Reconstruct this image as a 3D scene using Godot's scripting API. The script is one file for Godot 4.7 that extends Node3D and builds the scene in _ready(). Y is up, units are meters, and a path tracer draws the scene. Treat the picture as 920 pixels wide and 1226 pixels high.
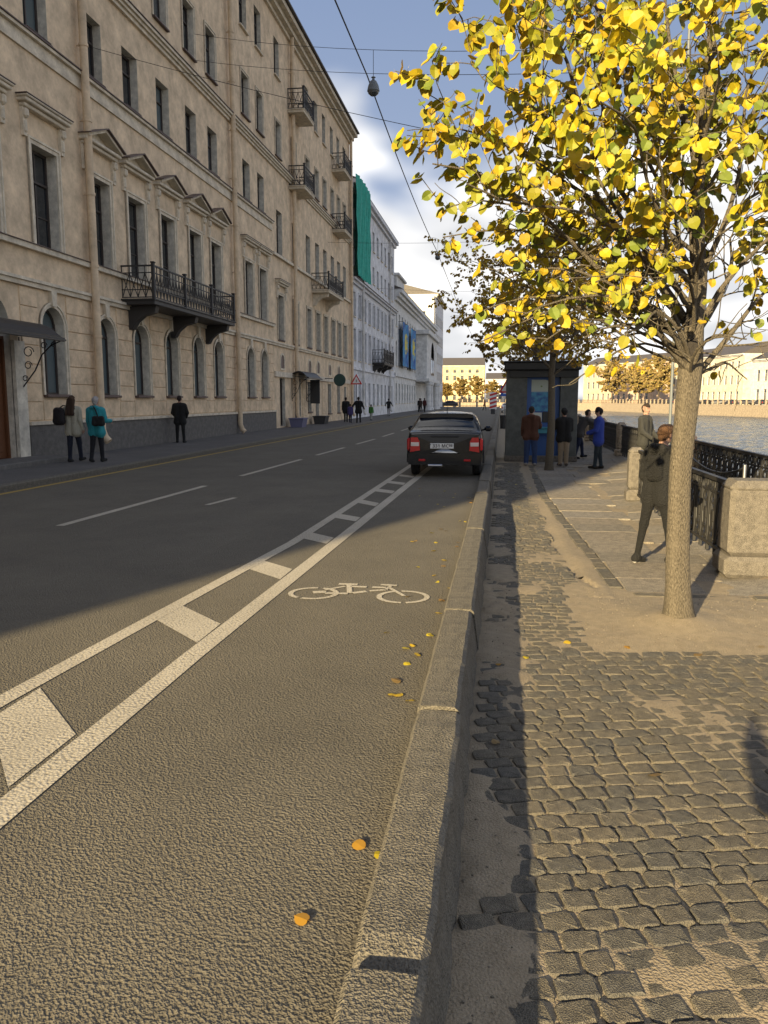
extends Node3D

# ---------------------------------------------------------------- mesh collector
class Msh:
	var v := PackedVector3Array()
	var n := PackedVector3Array()
	var uv := PackedVector2Array()
	var c := PackedColorArray()
	var col := Color(1, 1, 1)
	var xf := Transform3D()
	func tri(a: Vector3, b: Vector3, d: Vector3) -> void:       # counter-clockwise seen from outside
		a = xf * a; b = xf * b; d = xf * d
		var nn := (b - a).cross(d - a)
		if nn.length_squared() < 1e-16:
			return
		nn = nn.normalized()
		v.append(a); v.append(d); v.append(b)
		for i in 3:
			n.append(nn); c.append(col)
	func trin(a: Vector3, b: Vector3, d: Vector3, na: Vector3, nb: Vector3, nd: Vector3) -> void:
		v.append(xf * a); v.append(xf * d); v.append(xf * b)
		n.append((xf.basis * na).normalized()); n.append((xf.basis * nd).normalized()); n.append((xf.basis * nb).normalized())
		for i in 3:
			c.append(col)
	func quad(a: Vector3, b: Vector3, d: Vector3, e: Vector3) -> void:
		tri(a, b, d); tri(a, d, e)
	func box(ctr: Vector3, s: Vector3, ch := 0.0) -> void:
		var h := s * 0.5
		ch = minf(ch, minf(h.x, minf(h.y, h.z)) * 0.9)
		if ch <= 0.0:
			for ax in 3:
				for sg in [-1.0, 1.0]:
					var u := (ax + 1) % 3
					var w := (ax + 2) % 3
					var p := []
					for k in [[-1, -1], [1, -1], [1, 1], [-1, 1]]:
						var q := Vector3.ZERO
						q[ax] = h[ax] * sg; q[u] = h[u] * k[0]; q[w] = h[w] * k[1]
						p.append(ctr + q)
					if sg > 0: quad(p[0], p[1], p[2], p[3])
					else: quad(p[3], p[2], p[1], p[0])
			return
		var g := h - Vector3(ch, ch, ch)
		for ax in 3:
			var u := (ax + 1) % 3
			var w := (ax + 2) % 3
			for sg in [-1.0, 1.0]:
				var p := []
				for k in [[-1, -1], [1, -1], [1, 1], [-1, 1]]:
					var q := Vector3.ZERO
					q[ax] = h[ax] * sg; q[u] = g[u] * k[0]; q[w] = g[w] * k[1]
					p.append(ctr + q)
				if sg > 0: quad(p[0], p[1], p[2], p[3])
				else: quad(p[3], p[2], p[1], p[0])
			for s1 in [-1.0, 1.0]:                                   # edges that run along ax
				for s2 in [-1.0, 1.0]:
					var p := []
					for k in [[0, -1], [0, 1], [1, 1], [1, -1]]:
						var q := Vector3.ZERO
						q[ax] = g[ax] * k[1]
						q[u] = (h[u] if k[0] == 0 else g[u]) * s1
						q[w] = (g[w] if k[0] == 0 else h[w]) * s2
						p.append(ctr + q)
					var nn: Vector3 = (p[1] - p[0]).cross(p[2] - p[0])
					var o := Vector3.ZERO
					o[u] = s1; o[w] = s2
					if nn.dot(o) > 0: quad(p[0], p[1], p[2], p[3])
					else: quad(p[3], p[2], p[1], p[0])
		for sx in [-1.0, 1.0]:
			for sy in [-1.0, 1.0]:
				for sz in [-1.0, 1.0]:
					var a := ctr + Vector3(h.x * sx, g.y * sy, g.z * sz)
					var b := ctr + Vector3(g.x * sx, h.y * sy, g.z * sz)
					var d := ctr + Vector3(g.x * sx, g.y * sy, h.z * sz)
					if sx * sy * sz > 0: tri(a, b, d)
					else: tri(a, d, b)
	func bar(a: Vector3, b: Vector3, w: float, t: float, up := Vector3.UP) -> void:   # a straight bar of section w x t
		var d := (b - a).normalized()
		if absf(d.dot(up)) > 0.98: up = Vector3.RIGHT
		var r := d.cross(up).normalized() * w * 0.5
		var uu := r.cross(d).normalized() * t * 0.5
		var p := [a - r - uu, a + r - uu, a + r + uu, a - r + uu, b - r - uu, b + r - uu, b + r + uu, b - r + uu]
		quad(p[0], p[1], p[2], p[3]) ; quad(p[7], p[6], p[5], p[4])
		quad(p[1], p[0], p[4], p[5]) ; quad(p[2], p[1], p[5], p[6]); quad(p[3], p[2], p[6], p[7]); quad(p[0], p[3], p[7], p[4])
	func tube(pts: Array, rad: Array, sides := 8, caps := true) -> void:
		var m := pts.size()
		var rings := []
		var nrm := []
		var t0: Vector3 = (pts[1] - pts[0]).normalized()
		var ref := Vector3.UP if absf(t0.y) < 0.9 else Vector3.RIGHT
		var u := t0.cross(ref).normalized()
		for i in m:
			var t: Vector3 = (pts[mini(i + 1, m - 1)] - pts[maxi(i - 1, 0)]).normalized()
			u = (u - t * u.dot(t)).normalized()
			var w := t.cross(u)
			var r := []
			var nn := []
			for k in sides:
				var a := TAU * k / sides
				var o := u * cos(a) + w * sin(a)
				r.append(pts[i] + o * rad[i]); nn.append(o)
			rings.append(r); nrm.append(nn)
		for i in m - 1:
			for k in sides:
				var l := (k + 1) % sides
				trin(rings[i][k], rings[i][l], rings[i + 1][l], nrm[i][k], nrm[i][l], nrm[i][l])
				trin(rings[i][k], rings[i + 1][l], rings[i + 1][k], nrm[i][k], nrm[i][l], nrm[i][k])
		if caps:
			for k in sides:
				var l := (k + 1) % sides
				tri(pts[0], rings[0][l], rings[0][k])
				tri(pts[m - 1], rings[m - 1][k], rings[m - 1][l])
	func lathe(prof: Array, sides := 16) -> void:       # prof: Vector2(radius, y) from the bottom up
		for i in prof.size() - 1:
			for k in sides:
				var a := TAU * k / sides
				var b := TAU * (k + 1) / sides
				var p: Vector2 = prof[i]
				var q: Vector2 = prof[i + 1]
				quad(Vector3(p.x * cos(b), p.y, p.x * sin(b)), Vector3(p.x * cos(a), p.y, p.x * sin(a)), Vector3(q.x * cos(a), q.y, q.x * sin(a)), Vector3(q.x * cos(b), q.y, q.x * sin(b)))
	func prism(poly: Array, z0: float, z1: float) -> void:       # poly: Vector2 counter-clockwise, extruded along z
		var pk := PackedVector2Array(poly)
		var area := 0.0
		for i in pk.size(): area += pk[i].cross(pk[(i + 1) % pk.size()])
		if area < 0.0: pk.reverse()
		var ix := Geometry2D.triangulate_polygon(pk)
		for i in range(0, ix.size(), 3):
			var a := pk[ix[i]]; var b := pk[ix[i + 1]]; var d := pk[ix[i + 2]]
			if (b - a).cross(d - a) < 0:
				var tmp := b
				b = d; d = tmp
			tri(Vector3(a.x, a.y, z1), Vector3(b.x, b.y, z1), Vector3(d.x, d.y, z1))
			tri(Vector3(a.x, a.y, z0), Vector3(d.x, d.y, z0), Vector3(b.x, b.y, z0))
		for i in pk.size():
			var a := pk[i]; var b := pk[(i + 1) % pk.size()]
			quad(Vector3(a.x, a.y, z0), Vector3(b.x, b.y, z0), Vector3(b.x, b.y, z1), Vector3(a.x, a.y, z1))
	func mesh(uvmode := "") -> ArrayMesh:
		var arr := []
		arr.resize(Mesh.ARRAY_MAX)
		arr[Mesh.ARRAY_VERTEX] = v; arr[Mesh.ARRAY_NORMAL] = n; arr[Mesh.ARRAY_COLOR] = c
		if uvmode == "xz":
			var u1 := PackedVector2Array()
			var u2 := PackedVector2Array()
			for p in v:
				u1.append(Vector2(p.x, p.z)); u2.append(Vector2(p.x, p.z) / 13.0)
			arr[Mesh.ARRAY_TEX_UV] = u1; arr[Mesh.ARRAY_TEX_UV2] = u2
		elif uv.size() == v.size():
			arr[Mesh.ARRAY_TEX_UV] = uv
		var am := ArrayMesh.new()
		am.add_surface_from_arrays(Mesh.PRIMITIVE_TRIANGLES, arr)
		return am

# ---------------------------------------------------------------- scene helpers
var rng := RandomNumberGenerator.new()
var M := {}
var taken := {}
var meshes := {}
const WATER_Y := -2.2

func numbered(s: String) -> String:
	taken[s] = taken.get(s, 0) + 1
	return s if taken[s] == 1 else "%s_%03d" % [s, taken[s] - 1]
func thing(called: String, label: String, category: String, at := Vector3.ZERO, turn := 0.0, group := "") -> Node3D:
	var o := Node3D.new()
	o.name = numbered(called)
	add_child(o)
	o.position = at; o.rotation.y = turn
	o.set_meta("label", label); o.set_meta("category", category)
	if group: o.set_meta("group", group)
	return o
func part(called: String, mesh, mat: Material, parent: Node, at := Vector3.ZERO, turn := 0.0) -> MeshInstance3D:
	var o := MeshInstance3D.new()
	o.name = called
	o.mesh = mesh.mesh() if mesh is Msh else mesh
	o.material_override = mat
	o.position = at; o.rotation.y = turn
	parent.add_child(o, true)
	return o
func single(called: String, mesh, mat: Material, label: String, category: String, at := Vector3.ZERO, turn := 0.0, group := "") -> MeshInstance3D:
	var o := part(numbered(called), mesh, mat, self, at, turn)
	o.set_meta("label", label); o.set_meta("category", category)
	if group: o.set_meta("group", group)
	return o
func struct(called: String, mesh, mat: Material, label := "", category := "") -> MeshInstance3D:
	var o := part(numbered(called), mesh, mat, self)
	o.set_meta("kind", "structure")
	if label: o.set_meta("label", label)
	if category: o.set_meta("category", category)
	return o
func stuff(o: Node) -> void:
	o.set_meta("kind", "stuff")
func lin(r: float, g: float, b: float) -> Color:
	return Color(r, g, b).linear_to_srgb()

# ---------------------------------------------------------------- textures and materials
func noise(seed_: int, freq: float, kind := FastNoiseLite.TYPE_SIMPLEX_SMOOTH, oct := 4, gain := 0.5) -> FastNoiseLite:
	var f := FastNoiseLite.new()
	f.seed = seed_; f.frequency = freq; f.noise_type = kind
	f.fractal_type = FastNoiseLite.FRACTAL_FBM if oct > 1 else FastNoiseLite.FRACTAL_NONE
	f.fractal_octaves = oct; f.fractal_gain = gain
	return f
func nimg(f: FastNoiseLite, size := 512) -> PackedByteArray:
	var im := f.get_seamless_image(size, size, false, false, 0.15, true)
	im.convert(Image.FORMAT_L8)
	return im.get_data()
func tex_from(data: PackedByteArray, size: int) -> ImageTexture:
	return ImageTexture.create_from_image(Image.create_from_data(size, size, false, Image.FORMAT_L8, data))
func tone_tex(layers: Array, size: int, lo: Color, hi: Color, contrast := 1.0) -> ImageTexture:   # layers: [bytes, weight]; colours linear, written as sRGB
	var lut := []
	var bytes := PackedByteArray()
	bytes.resize(size * size * 3)
	for i in 256:
		var t := clampf((i / 255.0 - 0.5) * contrast + 0.5, 0.0, 1.0)
		var cc := lo.lerp(hi, t).linear_to_srgb()
		lut.append([int(cc.r * 255), int(cc.g * 255), int(cc.b * 255)])
	var total := 0.0
	for l in layers: total += l[1]
	for i in size * size:
		var s := 0.0
		for l in layers: s += l[0][i] * l[1]
		var q: Array = lut[clampi(int(s / total), 0, 255)]
		bytes[i * 3] = q[0]; bytes[i * 3 + 1] = q[1]; bytes[i * 3 + 2] = q[2]
	return ImageTexture.create_from_image(Image.create_from_data(size, size, false, Image.FORMAT_RGB8, bytes))
func mat(called: String, color: Color, rough := 0.85, metal := 0.0, spec := 0.5) -> StandardMaterial3D:   # colour in linear values
	var m := StandardMaterial3D.new()
	m.resource_name = called
	m.albedo_color = color.linear_to_srgb(); m.roughness = rough; m.metallic = metal; m.metallic_specular = spec
	M[called] = m
	return m
func tri_tex(m: StandardMaterial3D, albedo: Texture2D, bump: Texture2D, scale: float, depth := 0.0, world := true) -> StandardMaterial3D:
	m.uv1_triplanar = true; m.uv1_world_triplanar = world; m.uv1_scale = Vector3.ONE * scale
	if albedo: m.albedo_texture = albedo
	if bump:
		m.heightmap_enabled = true; m.heightmap_texture = bump; m.heightmap_scale = depth
	return m
func make_materials() -> void:
	var fine := nimg(noise(1, 0.09, FastNoiseLite.TYPE_SIMPLEX_SMOOTH, 4, 0.6))
	var coarse := nimg(noise(2, 0.012, FastNoiseLite.TYPE_SIMPLEX_SMOOTH, 5, 0.55))
	var mid := nimg(noise(3, 0.035, FastNoiseLite.TYPE_SIMPLEX_SMOOTH, 4, 0.55))
	var white := nimg(noise(4, 0.35, FastNoiseLite.TYPE_VALUE, 2, 0.6))
	var white2 := nimg(noise(6, 0.22, FastNoiseLite.TYPE_VALUE_CUBIC, 3, 0.65), 512)
	var fcell := noise(5, 0.17, FastNoiseLite.TYPE_CELLULAR, 2, 0.45)
	fcell.cellular_return_type = FastNoiseLite.RETURN_DISTANCE
	fcell.cellular_jitter = 1.0
	var cell := nimg(fcell, 512)
	for i in cell.size(): cell[i] = 255 - cell[i]
	var stone_bytes := PackedByteArray()
	stone_bytes.resize(512 * 512)
	var fine_t := tex_from(fine, 512)
	var cell_t := tex_from(cell, 512)
	var grit := PackedByteArray()
	grit.resize(cell.size())
	for i in cell.size(): grit[i] = int(cell[i] * 0.22 + white2[i] * 0.78)
	var grit_t := tex_from(grit, 512)
	var mid_t := tex_from(mid, 512)
	var white_t := tex_from(white, 512)
	M["fine_t"] = fine_t; M["mid_t"] = mid_t
	var G := func(a: float) -> Color: return Color(a, a, a)
	# plaster: blotches over a fine grain
	var plaster := tone_tex([[coarse, 1.0], [mid, 0.5], [fine, 0.25], [white, 0.2]], 512, G.call(0.55), G.call(1.0), 1.8)
	tri_tex(mat("beige_plaster", Color(0.82, 0.645, 0.44), 0.92), plaster, fine_t, 0.16, 0.5)
	tri_tex(mat("ground_plaster", Color(0.82, 0.635, 0.425), 0.92), plaster, fine_t, 0.21, 0.5)
	tri_tex(mat("trim_plaster", Color(0.78, 0.69, 0.54), 0.9), plaster, fine_t, 0.33, 0.3)
	tri_tex(mat("reveal_plaster", Color(0.74, 0.69, 0.58), 0.9), plaster, fine_t, 0.37, 0.3)
	tri_tex(mat("grey_plaster", Color(0.82, 0.83, 0.86), 0.92), plaster, fine_t, 0.13, 0.4)
	tri_tex(mat("pale_plaster", Color(0.80, 0.80, 0.78), 0.92), plaster, fine_t, 0.14, 0.4)
	tri_tex(mat("white_plaster", Color(0.78, 0.76, 0.72), 0.92), plaster, fine_t, 0.14, 0.4)
	tri_tex(mat("yellow_plaster", Color(0.70, 0.55, 0.32), 0.92), plaster, fine_t, 0.08, 0.4)
	tri_tex(mat("far_cream_plaster", Color(0.78, 0.70, 0.55), 0.92), plaster, fine_t, 0.08, 0.4)
	tri_tex(mat("far_pink_plaster", Color(0.70, 0.52, 0.38), 0.92), plaster, fine_t, 0.08, 0.4)
	tri_tex(mat("plinth_stone", Color(0.155, 0.145, 0.132), 0.9), plaster, fine_t, 0.6, 0.4)
	# granite: speckled grains
	var granite := tone_tex([[white, 1.0], [fine, 0.8], [coarse, 0.5]], 512, Color(0.22, 0.22, 0.22), Color(1.0, 0.98, 0.95), 2.3)
	tri_tex(mat("kerb_granite", Color(0.225, 0.205, 0.165), 0.9), granite, fine_t, 1.3, 1.8)
	tri_tex(mat("post_granite", Color(0.255, 0.23, 0.195), 0.88), granite, fine_t, 1.6, 1.3)
	tri_tex(mat("pink_granite", Color(0.55, 0.40, 0.32), 0.88), granite, fine_t, 1.6, 0.5)
	tri_tex(mat("quay_granite", Color(0.55, 0.45, 0.33), 0.9), granite, fine_t, 0.25, 0.5)
	for i in 5:
		var k: float = [1.08, 1.22, 1.3, 1.15, 1.26][i]
		var tint: Color = [Color(0.27, 0.24, 0.19), Color(0.285, 0.25, 0.195), Color(0.265, 0.24, 0.20), Color(0.295, 0.255, 0.195), Color(0.26, 0.235, 0.195)][i]
		tri_tex(mat("slab_%d" % i, tint * k, 0.9), granite, fine_t, 1.1, 0.5)
		var ct: Color = [Color(0.20, 0.182, 0.145), Color(0.225, 0.20, 0.155), Color(0.18, 0.17, 0.145), Color(0.245, 0.215, 0.16), Color(0.205, 0.185, 0.145)][i]
		tri_tex(mat("sett_%d" % i, ct, 0.85), granite, fine_t, 2.6, 1.3)
	# asphalt: stone chips in relief
	var asph := tone_tex([[white2, 1.0], [cell, 0.8]], 512, Color(0.42, 0.40, 0.37), Color(1.0, 1.0, 1.0), 1.9)
	var patch := tone_tex([[coarse, 1.0], [mid, 0.5], [fine, 0.15]], 512, Color(0.76, 0.76, 0.76), Color(1.0, 1.0, 1.0), 1.8)
	var a := mat("asphalt", Color(0.186, 0.166, 0.127), 0.9)
	a.albedo_texture = asph; a.uv1_scale = Vector3(1.05, 1.05, 1)
	a.heightmap_enabled = true; a.heightmap_texture = grit_t; a.heightmap_scale = 1.6
	a.detail_enabled = true; a.detail_albedo = patch; a.detail_blend_mode = BaseMaterial3D.BLEND_MODE_MUL; a.detail_uv_layer = BaseMaterial3D.DETAIL_UV_2
	var sw := mat("sidewalk_asphalt", Color(0.155, 0.145, 0.135), 0.92)
	sw.albedo_texture = asph; sw.uv1_scale = Vector3(0.8, 0.8, 1)
	sw.heightmap_enabled = true; sw.heightmap_texture = cell_t; sw.heightmap_scale = 0.5
	sw.detail_enabled = true; sw.detail_albedo = patch; sw.detail_blend_mode = BaseMaterial3D.BLEND_MODE_MUL; sw.detail_uv_layer = BaseMaterial3D.DETAIL_UV_2
	var worn := tone_tex([[cell, 0.7], [white2, 0.3]], 512, Color(0.50, 0.48, 0.44), Color(1.0, 1.0, 1.0), 1.7)
	var pm := mat("road_paint", Color(0.60, 0.545, 0.44), 0.8)
	pm.albedo_texture = worn; pm.uv1_scale = Vector3(0.62, 0.62, 1)
	pm.heightmap_enabled = true; pm.heightmap_texture = cell_t; pm.heightmap_scale = 0.45
	pm.detail_enabled = true; pm.detail_albedo = patch; pm.detail_blend_mode = BaseMaterial3D.BLEND_MODE_MUL; pm.detail_uv_layer = BaseMaterial3D.DETAIL_UV_2
	var ym := mat("yellow_paint", Color(0.50, 0.33, 0.06), 0.8)
	ym.albedo_texture = worn; ym.uv1_scale = Vector3(0.62, 0.62, 1)
	# sand and dirt
	var dirt := tone_tex([[fine, 0.7], [coarse, 0.6], [white, 0.6]], 512, Color(0.55, 0.53, 0.50), Color(1.0, 1.0, 1.0), 1.7)
	tri_tex(mat("dirt", Color(0.335, 0.275, 0.19), 0.97), dirt, fine_t, 1.4, 0.7)
	# bark
	var fb := noise(9, 0.05, FastNoiseLite.TYPE_SIMPLEX_SMOOTH, 4, 0.6)
	var bark := nimg(fb)
	var bt := tex_from(bark, 512)
	var bk := mat("bark", Color(0.195, 0.165, 0.12), 0.95)
	tri_tex(bk, tone_tex([[bark, 1.0], [fine, 0.6]], 512, Color(0.28, 0.27, 0.26), Color(1, 1, 1), 2.2), bt, 1.0, 2.2)
	bk.uv1_scale = Vector3(3.2, 0.9, 3.2)
	tri_tex(mat("dark_bark", Color(0.10, 0.08, 0.06), 0.95), bk.albedo_texture, bt, 2.0, 0.6)
	tri_tex(mat("tree_scar", Color(0.05, 0.042, 0.036), 0.95), bk.albedo_texture, bt, 4.0, 0.6)
	# foliage
	for q in [["leaf_yellow", Color(0.39, 0.305, 0.010)], ["leaf_gold", Color(0.40, 0.275, 0.010)], ["leaf_lime", Color(0.27, 0.265, 0.016)], ["leaf_green", Color(0.14, 0.18, 0.02)], ["leaf_orange", Color(0.34, 0.18, 0.014)], ["leaf_brown", Color(0.16, 0.10, 0.025)]]:
		var lm := mat(q[0], q[1], 0.55)
		lm.backlight_enabled = true; lm.backlight = (q[1] * 1.0).linear_to_srgb()
	var lv := mat("leaf_any", Color(1, 1, 1), 0.6)
	lv.vertex_color_use_as_albedo = true
	lv.backlight_enabled = true; lv.backlight = Color(0.32, 0.26, 0.010).linear_to_srgb()
	var gs := mat("grit_stone", Color(1, 1, 1), 0.9)
	gs.vertex_color_use_as_albedo = true
	# metal, glass, paint
	mat("dark_iron", Color(0.022, 0.021, 0.020), 0.55, 0.0)
	mat("black_iron", Color(0.012, 0.012, 0.013), 0.45)
	mat("balcony_iron", Color(0.03, 0.028, 0.027), 0.6)
	tri_tex(mat("roof_metal", Color(0.10, 0.085, 0.075), 0.6), plaster, null, 0.4)
	tri_tex(mat("tin", Color(0.13, 0.085, 0.07), 0.6), plaster, null, 0.8)
	mat("pane", Color(0.018, 0.022, 0.026), 0.06, 0.0, 0.7)
	mat("pane_teal", Color(0.085, 0.115, 0.125), 0.08, 0.0, 0.7)
	mat("pane_grey", Color(0.07, 0.078, 0.085), 0.08, 0.0, 0.7)
	mat("far_pane", Color(0.03, 0.034, 0.04), 0.08, 0.0, 0.7)
	mat("window_wood", Color(0.045, 0.035, 0.03), 0.6)
	mat("window_white", Color(0.42, 0.41, 0.38), 0.6)
	var wood := tone_tex([[mid, 1.0], [fine, 0.4]], 512, Color(0.55, 0.5, 0.45), Color(1, 1, 1), 1.5)
	var wd := tri_tex(mat("door_wood", Color(0.16, 0.062, 0.024), 0.5), wood, null, 1.0)
	wd.uv1_scale = Vector3(6, 0.7, 6)
	tri_tex(mat("kiosk_panel", Color(0.115, 0.125, 0.118), 0.65), plaster, fine_t, 0.5, 0.1)
	mat("kiosk_dark", Color(0.035, 0.036, 0.036), 0.6)
	mat("kiosk_blue", Color(0.03, 0.10, 0.32), 0.4)
	mat("paper", Color(0.55, 0.57, 0.52), 0.8)
	mat("teal_print", Color(0.05, 0.24, 0.32), 0.6)
	var net := tri_tex(mat("green_net", Color(0.05, 0.46, 0.36), 0.85), plaster, null, 0.3)
	net.backlight_enabled = true; net.backlight = lin(0.0, 0.05, 0.035)
	var w := mat("water", Color(0.06, 0.075, 0.085), 0.12, 0.0, 0.5)
	var fw := noise(12, 0.03, FastNoiseLite.TYPE_SIMPLEX_SMOOTH, 4, 0.6)
	w.uv1_triplanar = true; w.uv1_world_triplanar = true; w.uv1_scale = Vector3(0.14, 0.14, 0.3)
	w.heightmap_enabled = true; w.heightmap_texture = tex_from(nimg(fw), 512); w.heightmap_scale = 9.0
	var cl := mat("cloth", Color(1, 1, 1), 0.9)
	cl.vertex_color_use_as_albedo = true
	cl.heightmap_enabled = true; cl.heightmap_texture = mid_t; cl.heightmap_scale = 4.5
	cl.uv1_triplanar = true; cl.uv1_scale = Vector3.ONE * 2.2
	var cp := mat("car_black", Color(0.006, 0.007, 0.009), 0.25, 0.0, 0.4)
	cp.clearcoat_enabled = true; cp.clearcoat = 0.2; cp.clearcoat_roughness = 0.04
	mat("rubber", Color(0.016, 0.016, 0.016), 0.85)
	mat("car_glass", Color(0.008, 0.011, 0.016), 0.05, 0.0, 0.45)
	mat("tail_red", Color(0.50, 0.012, 0.015), 0.2)
	mat("tail_clear", Color(0.70, 0.62, 0.58), 0.2)
	mat("steel", Color(0.45, 0.45, 0.46), 0.35, 0.9)
	mat("plate_white", Color(0.72, 0.72, 0.70), 0.5)
	mat("ink", Color(0.02, 0.02, 0.022), 0.6)
	mat("sign_white", Color(0.75, 0.75, 0.74), 0.5)
	mat("sign_red", Color(0.55, 0.03, 0.025), 0.5)
	mat("sign_blue", Color(0.02, 0.10, 0.42), 0.5)
	mat("sign_green", Color(0.02, 0.055, 0.045), 0.5)
	mat("lamp_grey", Color(0.14, 0.155, 0.16), 0.55)
	mat("wire", Color(0.02, 0.02, 0.022), 0.6)
	mat("planter_blue", Color(0.12, 0.12, 0.20), 0.7)
	mat("planter_dark", Color(0.03, 0.03, 0.03), 0.7)
	mat("boat_orange", Color(0.62, 0.09, 0.02), 0.5)
	mat("boat_white", Color(0.72, 0.72, 0.70), 0.4)

# ---------------------------------------------------------------- camera, sky, sun, exposure first
const CAM := Vector3(0, 1.72, 0)
const YAW := 0.14342         # turned a little towards the houses
const PITCH := -0.13971
const SKY_SEED := 7
const SKY_ENERGY := 0.305
func _ready() -> void:
	var cam := Camera3D.new()
	cam.name = "camera"
	cam.position = CAM
	cam.basis = Basis(Vector3.UP, YAW) * Basis(Vector3.RIGHT, PITCH)
	cam.fov = 65.13; cam.near = 0.05; cam.far = 2500.0
	add_child(cam)
	cam.current = true
	var we := WorldEnvironment.new()
	we.name = "environment"
	var env := Environment.new()
	env.background_mode = Environment.BG_SKY
	env.sky = make_sky()
	env.sky_rotation = Vector3(0, 0.0, 0)
	env.tonemap_mode = Environment.TONE_MAPPER_LINEAR
	env.tonemap_exposure = 2.55
	env.sdfgi_enabled = true; env.ssao_enabled = true; env.ssil_enabled = true
	we.environment = env
	add_child(we)
	var sun := DirectionalLight3D.new()
	sun.name = "sun"
	sun.light_color = Color(1.0, 0.905, 0.71)
	sun.light_energy = 1.6
	sun.light_angular_distance = 0.6
	sun.shadow_enabled = true
	var az := deg_to_rad(20.5)
	var el := deg_to_rad(16.0)
	add_child(sun)
	sun.look_at_from_position(Vector3.ZERO, Vector3(sin(az) * cos(el), -sin(el), -cos(az) * cos(el)))
	make_materials()
	stage("materials")
	ground()
	stage("ground")
	beige_building()
	street_row()
	stage("street")
	far_bank()
	stage("far bank")
	quay_furniture()
	kiosk()
	wires()
	small_things()
	main_tree()
	stage("tree")
	var golden := [Color(0.46, 0.31, 0.02), Color(0.48, 0.35, 0.018), Color(0.40, 0.24, 0.02), Color(0.28, 0.17, 0.03), Color(0.46, 0.35, 0.02)]
	var dull := [Color(0.26, 0.17, 0.03), Color(0.34, 0.22, 0.03), Color(0.18, 0.11, 0.03), Color(0.40, 0.27, 0.025), Color(0.42, 0.31, 0.02)]
	street_tree("half bare brown lime tree growing in front of the kiosk", Vector3(1.40, pave_y(1.4, -23.3), -23.3), 7.5, 2.95, 2.7, 0.115, golden, 0.08, 1.4, 501, M.bark, "lime trees along the quay")
	street_tree("brown lime tree right behind the kiosk roof", Vector3(1.5, pave_y(1.5, -36), -36.0), 8.2, 3.3, 2.8, 0.13, dull, 0.15, 1.0, 502, M.bark, "lime trees along the quay")
	street_tree("golden brown lime tree on the quay, second behind the kiosk", Vector3(1.6, pave_y(1.6, -52), -52.0), 8.0, 3.2, 2.8, 0.14, dull, 0.17, 0.6, 503, M.bark, "lime trees along the quay")
	street_tree("distant brown lime tree on the quay near the striped board", Vector3(1.6, pave_y(1.6, -75), -75.0), 8.0, 3.2, 2.8, 0.14, dull, 0.22, 0.6, 504, M.bark, "lime trees along the quay")
	stage("trees")
	car("black hatchback parked at the kerb with red tail lights", Vector3(-1.21, 0.0, -17.75), 0.02, M.car_black, true)
	fallen_leaves()
	grit()
	people()
	stage("done")

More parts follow.
